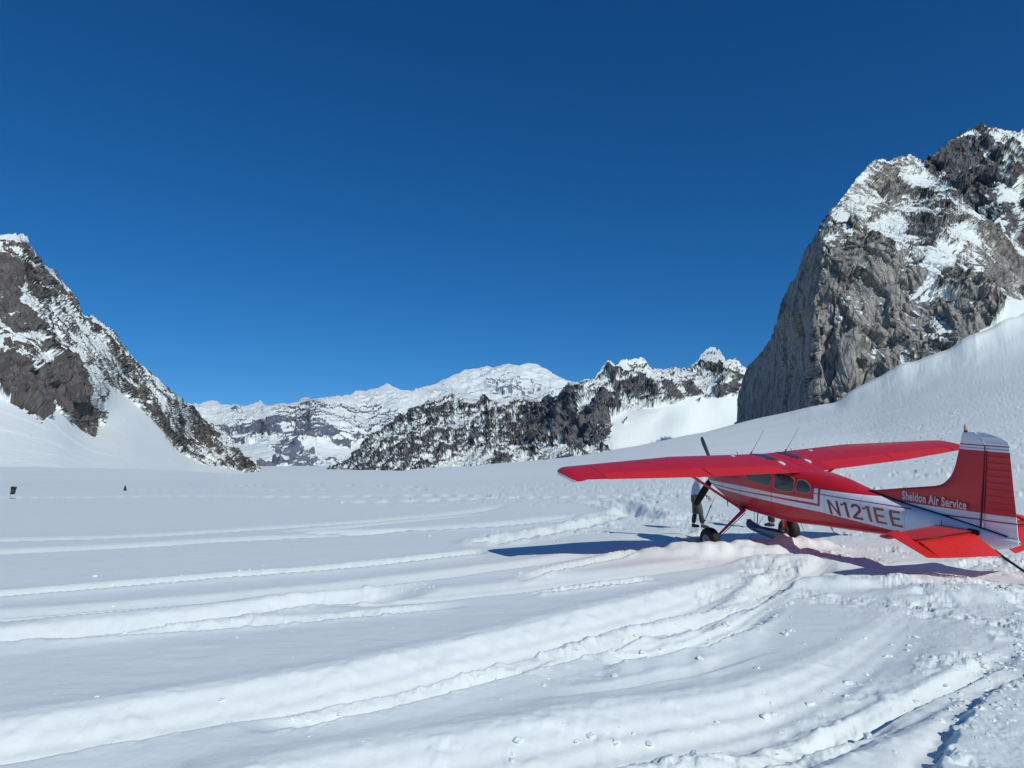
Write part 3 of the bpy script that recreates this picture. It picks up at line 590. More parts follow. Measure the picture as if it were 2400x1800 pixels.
paint = [
 (.66, 5, z7([(-700, 900), (0, 450), (150, 360), (440, 440), (740, 440), (760, 470), (620, 620), (500, 640), (300, 650), (150, 680), (0, 760), (-400, 960)])),
 (.42, 6, z7([(-300, 900), (0, 680), (150, 660), (300, 640), (450, 640), (620, 640), (660, 760), (520, 860), (420, 870), (480, 740), (440, 700), (300, 770), (150, 790), (60, 850), (-100, 900)])),
 (R, 3, z7([(620, 600), (700, 520), (790, 410), (830, 430), (805, 560), (815, 640), (800, 720), (650, 720)])),
 (R, 3, z7([(825, 600), (815, 500), (860, 440), (930, 330), (985, 400), (990, 580), (900, 690), (830, 710), (810, 660)])),
 (-.1, 2.5, z7([(885, 775), (930, 680), (1000, 570), (1090, 510), (1160, 520), (1200, 590), (1205, 640), (1150, 690), (1050, 730), (950, 755)])),
 (.98, 4, z7([(1050, 330), (1180, 170), (1390, 150), (1600, 220), (1860, 90), (2070, 240), (2060, 420), (1900, 430), (1700, 400), (1500, 480), (1300, 500), (1200, 560), (1060, 500), (1040, 400)])),
 (.05, 3, z7([(1150, 210), (1190, 175), (1225, 300), (1235, 350), (1200, 320), (1165, 270)])),
 (.1, 3.5, z7([(1060, 480), (1110, 420), (1200, 370), (1330, 300), (1430, 270), (1440, 300), (1410, 420), (1360, 440), (1260, 400), (1210, 540), (1130, 500)])),
 (.05, 2.5, z7([(1515, 290), (1590, 330), (1645, 430), (1600, 445), (1540, 380)])), (.08, 2.5, z7([(1640, 300), (1750, 330), (1770, 400), (1700, 415)])), (.02, 2.5, z7([(1740, 180), (1900, 195), (1950, 260), (1880, 270), (1800, 230)])),
 (.1, 2.5, z7([(1930, 340), (2000, 300), (2010, 380), (1900, 425), (1850, 410)])), (.1, 2, z7([(1425, 330), (1480, 350), (1510, 430), (1470, 440), (1430, 390)])),
 (.15, 2.5, z7([(1160, 500), (1240, 480), (1240, 540), (1190, 545)])),
 (2, 3, z7([(1215, 560), (1300, 510), (1500, 485), (1640, 450), (1720, 405), (1850, 430), (2000, 410), (2200, 420), (2200, 700), (1200, 900), (1000, 860), (1190, 700)])),
 (.98, 3, z7([(500, 880), (640, 760), (760, 730), (880, 720), (870, 790), (960, 770), (1200, 700), (1200, 900), (400, 960)])),
 (.1, 2, z7([(670, 790), (720, 765), (740, 775), (700, 795)])), (.05, 1.5, z7([(1040, 780), (1140, 750), (1130, 785), (1050, 795)])), (.0, 1.2, z7([(1262, 572), (1298, 575), (1280, 596)])),
 (R, 1.0, z7([(1772, 664), (1792, 650), (1832, 650), (1822, 658), (1785, 668)])), (-.1, 1.5, z7([(1730, 440), (1762, 436), (1755, 460)])),
 (.98, 2.5, z7([(60, 880), (150, 790), (300, 775), (440, 705), (480, 740), (400, 830), (380, 900), (100, 930)])),
 (1.15, 1.2, z7([(180, 400), (200, 420), (212, 560), (175, 680), (158, 760), (150, 690), (185, 580), (178, 480)])), (1.15, 1.2, z7([(286, 560), (300, 600), (272, 690), (258, 760), (260, 680)])),
 (1.15, 1.2, z7([(432, 440), (445, 440), (470, 560), (520, 560), (470, 620), (478, 700), (440, 760), (430, 690), (455, 600)])), (1.15, 1.2, z7([(800, 450), (812, 480), (810, 600), (822, 640), (795, 730), (800, 620)])),
 (1.19, 1.5, z7([(982, 400), (1050, 330), (1080, 330), (1050, 430), (1040, 520), (995, 590), (992, 480)])),
 (1.1, 1.5, z7([(-120, 900), (-20, 790), (20, 760), (60, 770), (-30, 860), (-60, 910)])),
]
mountain('jagged_ridge', ridge, base, ctrl, 1150, 420, 2.0,
    [(12, 60, .5, 0), (14, 34, .35, 4), (12, 26, .5, 6), (5.5, 11, .5, 6), (2.2, 5, .6, 6)], paint, rock_m, 420,
    'jagged dark ridge laced with snow gullies across the middle distance', lambda U, V: .66 + 0 * U, jag=3.4, rf=.15, ksl=1.5, n0=.42, mott=(.48, 10), warp=3, sl=-.9)
# ---- far range
rock_f = rock_material('hazy_far_rock', (.15, .17, .23), (.22, .24, .30), (.32, .32, .34), 110, .5, streak=.5, bump=.6, snown=.14)  # blue haze of distance is mixed into these rock colours
ridge = [(380, 960), (441, 946), (465, 947), (482, 944), (490, 940), (498, 938), (508, 940), (520, 950), (540, 950), (552, 947), (570, 951), (590, 950), (600, 945), (609, 941), (618, 946), (627, 950), (663, 946), (680, 946), (691, 942), (705, 934), (716, 930), (724, 933), (732, 937), (752, 932), (780, 928), (805, 928), (821, 924), (835, 917), (850, 916), (859, 919), (868, 912), (885, 912), (897, 906),
    (904, 901), (909, 900), (925, 908), (938, 914), (960, 917), (979, 917), (1001, 911), (1040, 905), (1100, 925), (1200, 950), (1500, 990)]
ctrl = [(380, 1110, 6400), (400, 1100, 6500), (600, 1097, 6900), (750, 1094, 7100), (850, 1085, 7500), (1000, 1060, 7500), (1500, 1010, 8500), (500, 1045, 8600), (600, 1050, 8200), (640, 1075, 7500), (700, 1040, 8000), (740, 1080, 7400), (660, 1025, 8500), (740, 990, 9000), (660, 1000, 9300), (900, 1000, 9700), (600, 950, 13500), (450, 950, 13000), (716, 930, 14000), (909, 900, 15000),
    (980, 917, 15000), (700, 970, 11500), (500, 990, 11500), (560, 975, 12000), (870, 960, 12500), (1000, 960, 12500), (1100, 925, 15000), (1500, 990, 15000)]
paint = [(1.15, 4, z6([(0, 300), (1900, 200), (1900, 560), (1100, 560), (800, 540), (500, 600), (0, 620)])),
 (.72, 4, z6([(700, 470), (1050, 430), (1150, 480), (1500, 470), (1640, 560), (1500, 620), (1200, 560), (800, 560)])), (.70, 4, z6([(1300, 560), (1700, 520), (1600, 640), (1450, 700), (1350, 620)])),
 (.62, 3, z6([(440, 480), (520, 480), (540, 540), (460, 540)])),
 (.36, 4, z6([(340, 650), (470, 640), (700, 580), (1000, 560), (1200, 600), (1250, 680), (1200, 745), (1000, 740), (850, 690), (720, 700), (640, 720), (500, 700), (400, 690)])),
 (.72, 3, z6([(780, 600), (900, 600), (930, 650), (830, 660)])),
 (.42, 4, z6([(740, 780), (850, 700), (900, 740), (1060, 800), (1120, 880), (1060, 910), (850, 870), (780, 830)])),
 (.35, 4, z6([(1330, 680), (1420, 700), (1440, 750), (1350, 740)])), (.2, 2.5, z6([(1190, 750), (1330, 760), (1330, 790), (1230, 785)])), (.3, 2.5, z6([(430, 720), (540, 720), (570, 760), (480, 755)])),
 (.25, 2.5, z6([(630, 915), (700, 890), (760, 865), (830, 870), (900, 890), (1070, 895), (1080, 915), (860, 925), (640, 935)])), (.42, 2, z6([(1140, 880), (1250, 885), (1280, 900), (1140, 905)])),
 (2, 3, z6([(440, 760), (560, 770), (700, 760), (740, 820), (760, 850), (620, 905), (560, 870), (480, 830)])), (1.5, 3, z6([(1060, 780), (1200, 790), (1330, 800), (1400, 760), (1450, 830), (1250, 880), (1140, 870)]))]
mountain('far_range', ridge, [(380, 1115), (700, 1102), (1500, 1100)], ctrl, 760, 260, 7.0,
    [(10, 44, .6, 0), (7, 24, .6, 4), (6.0, 22, .7, 6), (2.0, 10, .7, 6)], paint, rock_f, 460,
    'pale snow covered range far across the valley floor', lambda U, V: 1.0 + 0 * U, jag=1.4, rf=.3, ksl=.9, n0=.45, mott=(.20, 9), warp=3, kill=.55, sl=-.5)
# ---- great white dome
ridge = z7([(-300, 420), (0, 350), (60, 330), (120, 300), (180, 275), (250, 240), (320, 235), (400, 215), (430, 228), (470, 212), (530, 200), (565, 208), (600, 215), (630, 203), (660, 197), (690, 200), (720, 206), (760, 228), (800, 250), (850, 285), (910, 315), (1000, 345), (1300, 430)])
rock_d = rock_material('hazy_dome_rock', (.22, .25, .32), (.30, .33, .38), (.38, .39, .42), 160, .5, streak=.5, bump=.6, snown=.12)  # rock tones paled and blued to carry the distance haze
mountain('snow_peak', ridge, [(890, 1010), (1470, 1010)], [(890, 1000, 17000), (1470, 1000, 17000), (1150, 1000, 17000), (1000, 920, 20500), (1150, 862, 23500), (1240, 851, 24000), (1330, 895, 22500), (1180, 920, 20000), (1250, 920, 20500), (1080, 920, 20200), (1200, 870, 22500), (1470, 940, 22000), (890, 930, 21000)], 460, 150, 14.0,
    [(7, 40, .7, 0), (6, 24, .5, 4), (6, 24, .7, 6), (1.8, 11, .8, 6)],
    [(.66, 4, z7([(380, 300), (480, 280), (700, 300), (780, 400), (860, 420), (700, 440), (500, 440), (420, 400)])), (.60, 3, z7([(410, 215), (440, 225), (430, 250)]))], rock_d, 500,
    'broad white dome shaped peak on the far skyline', lambda U, V: 1.1 + 0 * U, jag=.8, rf=.3, ksl=.8, n0=.5, mott=(.16, 8), warp=3, kill=.5, sl=.6)
# ---- valley glacier far below the snowfield edge
ys = np.array([200, 300, 600, 1500, 3000, 5000, 7000, 9500, 14000, 30000.]); zs = np.array([-26, -24, -18, -9.6, 8, 32, 55, 70, 90, 120.])
yy = np.r_[np.linspace(200, 1500, 30), np.linspace(1600, 9500, 120), np.linspace(10000, 30000, 12)]; xx = np.linspace(-1.0, 1.0, 160)
Yv = np.repeat(yy[:, None], len(xx), 1); Xv = xx[None] * Yv * 1.2; Zv = np.interp(yy, ys, zs)[:, None] + 5 * fbm2(Xv / 420, Yv / 1300, 3, 77) * smooth(1500, 6000, Yv)
link('valley_glacier', grid_mesh('valley_glacier', np.stack([Xv, Yv, Zv], -1)), M_FAR, kind='structure')

# ------------------------------------------------------------------ aircraft
# frame: x aft, y starboard, z up (metres)
A_R = Matrix(((0.37314414002, 0.92767765889, -0.01332711393), (-0.91855075344, 0.36737636130, -0.14594218896), (-0.13049124156, 0.06669910314, 0.98920334892)))
A_T = Vector((4.987632868672448, 17.723036653278665, 1.5906133717302335))
def paint_mat(name, col, rough=.32, coat=.35, grime=.12, extra=None):
    m = NT(name); co = m.coord((1, 1, 1)); g = m.noise(co, 2.2, 5, .6); g2 = m.noise(m.coord((1, 1, 6)), 7, 4, .6)
    c = m.mix(m.math('MULTIPLY', m.mr(g, .45, .75), grime), col, tuple(x * .55 + .02 for x in col))
    c = m.mix(m.math('MULTIPLY', m.mr(g2, .58, .75), grime * .8), c, tuple(min(1, x * .8 + .08) for x in col))
    m.p(Base_Color=c, Roughness=m.math('ADD', rough, m.math('MULTIPLY', g, .18)))
    m.b.inputs['Coat Weight'].default_value = coat; m.b.inputs['Coat Roughness'].default_value = .18
    m.l(m.bump(m.noise(co, 1.6, 2), .12, .02), m.b.inputs['Normal'])
    return m, c
RED = (.58, .009, .016); RED_T = (.68, .018, .014); WHITE = (.76, .78, .80); MAROON = (.36, .012, .045)
M_RED = paint_mat('red_paint', RED)[0].m; M_REDT = paint_mat('orange_red_paint', RED_T)[0].m; M_WHITE = paint_mat('white_paint', WHITE, .4, .2, .3)[0].m
def simple(name, col, rough=.5, metal=0.0, coat=0.0):
    m = NT(name); n = m.noise(m.coord(), 9, 4, .6); m.p(Base_Color=m.mix(m.math('MULTIPLY', n, .35), col, tuple(x * .6 for x in col)), Roughness=rough, Metallic=metal)
    m.b.inputs['Coat Weight'].default_value = coat; return m.m
M_BLACK = simple('black_paint', (.012, .012, .014), .45); M_TYRE = simple('rubber', (.012, .012, .012), .75); M_METAL = simple('brushed_metal', (.35, .35, .36), .4, .8)
M_MAROON = simple('maroon_paint', MAROON, .4); M_ORANGE = simple('faded_red_paint', (.52, .10, .045), .5); M_LETTER = simple('white_lettering', (.68, .68, .70), .45)
M_SKI = simple('grey_ski_metal', (.20, .21, .23), .45, .3); M_GREY = simple('grey_plastic', (.10, .10, .11), .5); M_TRIM = simple('window_trim', (.30, .24, .18), .5)
def glass():
    m = NT('dark_window_glass'); co = m.coord(); m.p(Base_Color=m.mix(m.noise(co, 2.5, 3), (.020, .030, .034), (.06, .075, .08)), Roughness=.12)
    m.b.inputs['Specular IOR Level'].default_value = .5; m.b.inputs['Coat Weight'].default_value = .3; return m.m
M_GLASS = glass()
def wing_paint():
    m, c = paint_mat('wing_paint', RED, .33, .35, .14); tc = m.n('ShaderNodeTexCoord'); sp = m.n('ShaderNodeSeparateXYZ'); m.l(tc.outputs['Object'], sp.inputs[0]); X, Y = sp.outputs[0], m.math('ABSOLUTE', sp.outputs[1])
    a = m.math('LESS_THAN', m.math('FRACT', m.math('DIVIDE', Y, .46)), .017); b = m.math('LESS_THAN', m.math('ABSOLUTE', m.math('SUBTRACT', m.math('SUBTRACT', X, m.math('MULTIPLY', Y, .035)), 2.46)), .005)
    c = m.mix(m.math('MULTIPLY', m.math('MAXIMUM', a, b), .5), c, (.08, .004, .006))
    st = m.noise(m.coord((.5, 7, 1)), 2.0, 5, .65); c = m.mix(m.math('MULTIPLY', m.mr(st, .55, .75), .22), c, (.75, .16, .18)); m.l(c, m.b.inputs['Base Color']); return m.m
M_WING = wing_paint()
def ribbed(name, col, axis, freq, ang=0):
    m, c = paint_mat(name, col, .38, .25, .2)
    tc = m.coord((1, 1, 1), (0, 0, ang)); sp = m.n('ShaderNodeSeparateXYZ'); m.l(tc, sp.inputs[0])
    w = m.math('ABSOLUTE', m.math('SINE', m.math('MULTIPLY', sp.outputs[axis], freq)))
    w = m.math('POWER', w, 3.0); b = m.bump(w, .6, .006); m.l(b, m.b.inputs['Normal']); return m.m
M_RIB = ribbed('ribbed_red_paint', RED_T, 1, 34); M_RIB2 = ribbed('ribbed_elevator_paint', RED_T, 1, 42)

plane = empty('airplane', (0, 0, 0), label='red and white high wing ski plane parked on the snow, registration N121EE on its flank', category='airplane')
plane.matrix_world = Matrix.Translation(A_T) @ A_R.to_4x4()
def part(name, me, mat, parent=None, **k):
    return link(name, me, mat, parent or plane, **k)
def loft(name, rings, mat, parent=None, caps=True, smooth_sh=True, closed=True, mats=None, **k):
    n = len(rings[0]); V = [tuple(p) for r in rings for p in r]; Fc = []
    for i in range(len(rings) - 1):
        for j in range(n if closed else n - 1):
            a, b = i * n + j, i * n + (j + 1) % n; Fc.append((a, b, b + n, a + n))
    if caps and closed: Fc.append(tuple(range(n - 1, -1, -1))); Fc.append(tuple((len(rings) - 1) * n + j for j in range(n)))
    me = bpy.data.meshes.new(name); me.from_pydata(V, [], Fc); 
    bm = bmesh.new(); bm.from_mesh(me); bmesh.ops.recalc_face_normals(bm, faces=bm.faces)
    if smooth_sh:
        for f in bm.faces: f.smooth = len(f.verts) == 4
        for e in bm.edges:
            if len(e.link_faces) == 2 and e.calc_face_angle(0) > radians(42): e.smooth = False
    bm.to_mesh(me); bm.free(); return part(name, me, mat, parent, **k)
def tube(name, pts, rad, mat, parent=None, seg=10, flat=1.0, **k):
    rings = []; pts = [Vector(p) for p in pts]; rad = rad if isinstance(rad, (list, tuple)) else [rad] * len(pts)
    for i, p in enumerate(pts):
        d = (pts[min(i + 1, len(pts) - 1)] - pts[max(i - 1, 0)]).normalized()
        a = d.cross(Vector((0, 0, 1))); a = a.normalized() if a.length > .05 else Vector((1, 0, 0)); b = d.cross(a).normalized()
        rings.append([p + a * cos(2 * pi * j / seg) * rad[i] + b * sin(2 * pi * j / seg) * rad[i] * flat for j in range(seg)])
    return loft(name, rings, mat, parent, **k)
def box(name, c, s, mat, parent=None, bev=.0, rot=None, **k):
    bm = bmesh.new(); bmesh.ops.create_cube(bm, size=1)
    for v in bm.verts: v.co = Vector((v.co.x * s[0], v.co.y * s[1], v.co.z * s[2]))
    if bev: bmesh.ops.bevel(bm, geom=bm.edges[:], offset=bev, segments=2, affect='EDGES')
    if rot: bmesh.ops.rotate(bm, verts=bm.verts, cent=(0, 0, 0), matrix=rot)
    bmesh.ops.translate(bm, verts=bm.verts, vec=c); me = bpy.data.meshes.new(name); bm.to_mesh(me); bm.free(); return part(name, me, mat, parent, **k)

# ---- fuselage: stations x, half width, bottom, top, squareness
FST = np.array([(.52, .26, .02, .36, 2.4), (.56, .32, -.04, .41, 2.6), (.66, .37, -.09, .44, 2.8), (1.0, .44, -.21, .48, 3.0), (1.4, .485, -.385, .51, 3.2), (1.85, .52, -.45, .54, 3.6), (2.0, .53, -.465, .60, 3.8), (2.3, .54, -.47, .74, 4.2),
    (2.6, .54, -.47, .735, 4.6), (3.1, .537, -.47, .70, 4.6), (3.45, .525, -.46, .655, 4.4), (3.62, .51, -.45, .652, 4.0), (3.85, .482, -.43, .648, 3.6), (4.1, .452, -.41, .628, 3.2), (4.34, .425, -.395, .597, 3.0), (4.67, .388, -.37, .519, 2.9), (4.96, .355, -.345, .452, 2.8),
    (5.5, .292, -.295, .365, 2.7), (6.2, .212, -.23, .295, 2.6), (6.7, .158, -.19, .24, 2.6), (7.1, .115, -.155, .185, 2.6), (7.35, .085, -.115, .15, 2.5), (7.55, .055, -.045, .11, 2.3), (7.66, .028, .02, .088, 2)])
def fs(x): return [np.interp(x, FST[:, 0], FST[:, k]) for k in range(1, 5)]
def ring(x, n=56):
    w, zb, zt, e = fs(x); zc = (zb + zt) / 2; hh = (zt - zb) / 2; r = []
    for j in range(n):
        t = 2 * pi * j / n; c, s = cos(t), sin(t)
        r.append((x, w * np.sign(c) * abs(c) ** (2 / e), zc + hh * np.sign(s) * abs(s) ** (2 / e)))
    return r
def side_y(x, z):
    w, zb, zt, e = fs(x); zc = (zb + zt) / 2; hh = (zt - zb) / 2; q = min(.999, abs(z - zc) / hh); return w * (1 - q ** e) ** (1 / e)
def curve_node(m, xin, pts):       # piecewise line z(x), x 0..8 -> z
    n = m.n('ShaderNodeFloatCurve'); m.l(m.math('DIVIDE', xin, 8.0), n.inputs['Value']); c = n.mapping.curves[0]
    P = [(x / 8, (z + 1) / 2) for x, z in pts]
    while len(c.points) < len(P): c.points.new(.5, .5)
    for k, (a, b) in enumerate(P): c.points[k].location = (a, b); c.points[k].handle_type = 'VECTOR'
    n.mapping.update(); return m.math('SUBTRACT', m.math('MULTIPLY', n.outputs[0], 2.0), 1.0)
def livery():
    m, c = paint_mat('fuselage_paint', RED, .33, .35, .12)
    tc = m.n('ShaderNodeTexCoord'); sp = m.n('ShaderNodeSeparateXYZ'); m.l(tc.outputs['Object'], sp.inputs[0]); X, Z = sp.outputs[0], sp.outputs[2]
    def band(x0, x1, top, bot):
        a = m.math('MULTIPLY', m.math('GREATER_THAN', X, x0), m.math('LESS_THAN', X, x1))
        t = m.math('LESS_THAN', Z, curve_node(m, X, top)) if isinstance(top, list) else m.math('LESS_THAN', Z, top)
        b = m.math('GREATER_THAN', Z, curve_node(m, X, bot)) if isinstance(bot, list) else m.math('GREATER_THAN', Z, bot)
        return m.math('MULTIPLY', a, m.math('MULTIPLY', t, b))
    def lor(*a):
        r = a[0]
        for q in a[1:]: r = m.math('MAXIMUM', r, q)
        return r
    W = lor(band(.57, 4.15, [(0, .05), (.58, .068), (2.02, .131), (2.98, .133), (4.10, .155), (8, .3)], [(0, 0), (.6, .0), (2.14, .034), (2.98, .070), (4.15, .098), (8, .1)]),
            band(4.06, 4.15, .385, .09),
            band(.62, 4.22, [(0, -.03), (.66, -.022), (2.04, .003), (2.98, .036), (4.22, .046), (8, .05)], [(0, -.05), (.66, -.052), (2.04, -.067), (2.98, -.060), (4.22, -.064), (8, -.1)]),
            band(4.20, 8.0, [(0, .38), (4.2, .385), (5.5, .405), (5.56, .95), (8, .95)], [(0, -.06), (4.2, -.064), (5.8, -.144), (6.25, -.19), (6.6, -.9), (8, -.9)]))
    mw = m.mix(m.math('MULTIPLY', m.mr(m.noise(m.coord((1, 1, 3)), 5, 5, .65), .5, .8), .35), WHITE, (.42, .46, .50))
    c = m.mix(W, c, mw)
    P = lor(band(4.06, 5.95, [(0, .29), (4.06, .297), (5.9, .301), (8, .3)], [(0, .27), (4.06, .279), (5.9, .283), (8, .28)]), band(4.15, 4.20, .279, .045))
    c = m.mix(P, c, MAROON)
    S = lor(band(1.998, 2.008, .26, -.36), band(2.972, 2.984, .45, -.30), band(1.30, 1.306, .5, -.4), band(4.30, 4.304, .38, -.36), band(5.05, 5.054, .4, -.3), band(5.9, 5.904, .4, -.3))
    c = m.mix(m.math('MULTIPLY', S, .75), c, (.05, .012, .015)); m.l(c, m.b.inputs['Base Color']); return m.m
M_LIV = livery()
xs = sorted(set([float(a) for a in FST[:, 0]] + list(np.linspace(.6, 7.6, 60))))
fus = loft('fuselage', [ring(x) for x in xs], M_LIV)
# ---- windows on each side with pale trim
def side_panel(name, poly, off, mat, sgn, parent=None, grow=0.0):
    P = np.array(poly, float); c = P.mean(0); 
    if grow: P = c + (P - c) * (1 + grow / np.maximum(.05, np.hypot(*(P - c).T))[:, None])
    # round the corners
    Q = []
    for k in range(len(P)):
        a, b, d = P[k - 1], P[k], P[(k + 1) % len(P)]
        r = min(.06, .35 * np.hypot(*(b - a)), .35 * np.hypot(*(d - b))); p0 = b + (a - b) / np.hypot(*(a - b)) * r; p1 = b + (d - b) / np.hypot(*(d - b)) * r
        for t in (0, .33, .66, 1): Q.append((1 - t) ** 2 * p0 + 2 * t * (1 - t) * b + t * t * p1)
    Q = np.array(Q); rings = [1.0, .66, .33]; V = []; Fc = []
    n = len(Q)
    for r in rings:
        for q in Q: x, z = c + (q - c) * r; V.append((x, sgn * (side_y(x, z) + off), z))
    V.append((c[0], sgn * (side_y(*c) + off), c[1]))
    for i in range(2):
        for j in range(n): Fc.append((i * n + j, i * n + (j + 1) % n, (i + 1) * n + (j + 1) % n, (i + 1) * n + j))
    for j in range(n): Fc.append((2 * n + j, 2 * n + (j + 1) % n, 3 * n))
    m0 = len(V); V += [(v[0], v[1] - sgn * (off + .006), v[2]) for v in V[:n]]     # rim down to the skin
    for j in range(n): Fc.append((j, (j + 1) % n, m0 + (j + 1) % n, m0 + j))
    me = bpy.data.meshes.new(name); me.from_pydata(V, [], Fc); bm = bmesh.new(); bm.from_mesh(me); bmesh.ops.recalc_face_normals(bm, faces=bm.faces); bm.to_mesh(me); bm.free()
    return part(name, me, mat, parent)
WIN = [[(2.12, .50), (2.26, .315), (2.84, .258), (2.93, .30), (2.945, .58), (2.5, .60), (2.2, .58)],
       [(3.07, .58), (3.075, .245), (3.233, .222), (3.56, .248), (3.575, .50), (3.40, .56)],
       [(3.67, .505), (3.645, .262), (3.912, .272), (3.985, .33), (3.945, .43), (3.83, .50)]]
for sg in (-1, 1):
    for w in WIN:
        fr = side_panel('window_frame', w, .004, M_TRIM, sg, grow=.022)
        side_panel('window_pane', w, .009, M_GLASS, sg, fr)
# windshield
loft('windshield', [[(x, y, z) for y in np.linspace(-.47, .47, 9)] for x, z in ((1.80, .535), (1.95, .66), (2.08, .76), (2.16, .80))], M_GLASS, closed=False, caps=False)
# ---- lettering
def text_mesh(txt, sx, sy, shear=0.0, bold=0.0):
    cu = bpy.data.curves.new('t', 'FONT'); cu.body = txt; cu.size = 1.0; cu.offset = bold; cu.resolution_u = 4; cu.space_character = 1.08
    o = bpy.data.objects.new('t', cu); COL.objects.link(o); dg = bpy.context.evaluated_depsgraph_get(); dg.update()
    me = bpy.data.meshes.new_from_object(o.evaluated_get(dg)); bpy.data.objects.remove(o); bpy.data.curves.remove(cu)
    co = np.array([v.co[:] for v in me.vertices]); lo, hi = co.min(0), co.max(0)
    co = (co - lo) / np.maximum(hi - lo, 1e-6); co[:, 0] = co[:, 0] + shear * (co[:, 1] - .5) * sy / sx
    bm = bmesh.new(); bm.from_mesh(me)
    for v, q in zip(bm.verts, co): v.co = (q[0] * sx, q[1] * sy, 0)
    bmesh.ops.triangulate(bm, faces=bm.faces[:]); bmesh.ops.subdivide_edges(bm, edges=[e for e in bm.edges if e.calc_length() > .12], cuts=1)
    bm.to_mesh(me); bm.free(); return me
def glyph(ch):                       # block capitals as strips of quads in a unit-high box; returns quads and width
    T = .165
    if ch == 'N': w = .74; return [[(0, 0), (T, 0), (T, 1), (0, 1)], [(w - T, 0), (w, 0), (w, 1), (w - T, 1)], [(T * .92, 1), (0.01, 1), (w - T * .92, 0), (w - .01, 0)]], w
    if ch == '1': w = .42; return [[(w - T, 0), (w, 0), (w, 1), (w - T, 1)], [(0, .74), (.10, .74), (w - T, .84), (w - T, 1), (w - T - .02, 1), (w - T - .10, .88), (0, .86)]], w
    if ch == 'E': w = .62; return [[(0, 0), (T, 0), (T, 1), (0, 1)], [(T, 0), (w, 0), (w, .15), (T, .15)], [(T, .43), (w - .05, .43), (w - .05, .57), (T, .57)], [(T, .85), (w - .01, .85), (w - .01, 1), (T, 1)]], w
    w = .66; q = []; P = []            # 2: bowl, diagonal, foot
    for k in range(13):
        a = radians(170 - k * 17.5); P.append((.33 + .33 * cos(a), .69 + .31 * sin(a), .33 + (.33 - T) * cos(a), .69 + (.31 - T * .95) * sin(a)))
    for k in range(12): q.append([P[k][:2], P[k + 1][:2], P[k + 1][2:], P[k][2:]])
    q.append([P[12][:2], P[12][2:], (0, .15), (.0, .02), (.22, .15)][:2] + [(0.0, .13), (.22, .15)]); q.append([(0, 0), (w, 0), (w, .15), (0, .15)]); return q, w
for sg in (-1, 1):
    for txt, mt in ((((('N', 4.437, 4.672), ('1', 4.715, 4.857), ('2', 4.925, 5.135))), M_MAROON), ((('1', 5.165, 5.312), ('E', 5.387, 5.590), ('E', 5.680, 5.882)), M_ORANGE)):
        for ch, x0, x1 in txt:
            bm = bmesh.new(); qs, w = glyph(ch)
            for q in qs:
                if len(q) != 4: sub = [q]
                else:
                    nsub = 3; sub = []
                    for k in range(nsub):
                        L = lambda a, b, t: (a[0] + (b[0] - a[0]) * t, a[1] + (b[1] - a[1]) * t)
                        sub.append([L(q[0], q[3], k / nsub), L(q[1], q[2], k / nsub), L(q[1], q[2], (k + 1) / nsub), L(q[0], q[3], (k + 1) / nsub)])
                for sq in sub:
                    vs = []
                    for a, b in sq:
                        x = x0 + a / w * (x1 - x0)
                        z = -.066 + b * .278 + (x - 4.4) * .010
                        if sg > 0: x = 10.30 - x
                        x -= b * .082
                        vs.append(bm.verts.new((x, sg * (side_y(x, z) + .004), z)))
                    bm.faces.new(vs)
            me = bpy.data.meshes.new('registration_letter'); bm.to_mesh(me); bm.free(); part('registration_letter', me, mt)
# ---- wings
def airfoil(s, t=.12, camber=.022):
    yt = 5 * t * (.2969 * np.sqrt(max(s, 0)) - .1260 * s - .3516 * s * s + .2843 * s ** 3 - .1036 * s ** 4)
    yc = camber * (1 - ((s - .4) / (.4 if s < .4 else .6)) ** 2); return yc + yt, yc - yt
def wing_geo(y):
    a = abs(y); t = np.clip((a - 2.54) / (5.3 - 2.54), 0, 1); return 1.97 + .37 * t, 3.60 - .31 * t, .625 + .033 * a, .12 - .012 * t
def section(y, s0, s1, n=18, gap=0.0, defl=0.0, geo=None):
    xl, xt, zt, th = geo or wing_geo(y); ch = xt - xl; zl = zt + .15 * ch / 1.63
    S = s0 + (s1 - s0) * (1 - np.cos(np.linspace(0, pi, n))) / 2 if s0 == 0 else np.linspace(s0, s1, 6)
    up = []; lo = []
    for s in S:
        u, l = airfoil(s, th); x = xl + ch * s; z = zl + (zt - zl) * s; up.append([x, y, z + u * ch]); lo.append([x, y, z + l * ch])
    r = up + lo[::-1]
    if s0 == 0: r = up + lo[::-1][:-1]
    if defl:
        px, pz = xl + ch * s0, zl + (zt - zl) * s0; a = radians(defl)
        r = [[px + (q[0] - px) * cos(a) + (q[2] - pz) * sin(a), q[1], pz - (q[0] - px) * sin(a) + (q[2] - pz) * cos(a)] for q in r]
    return r
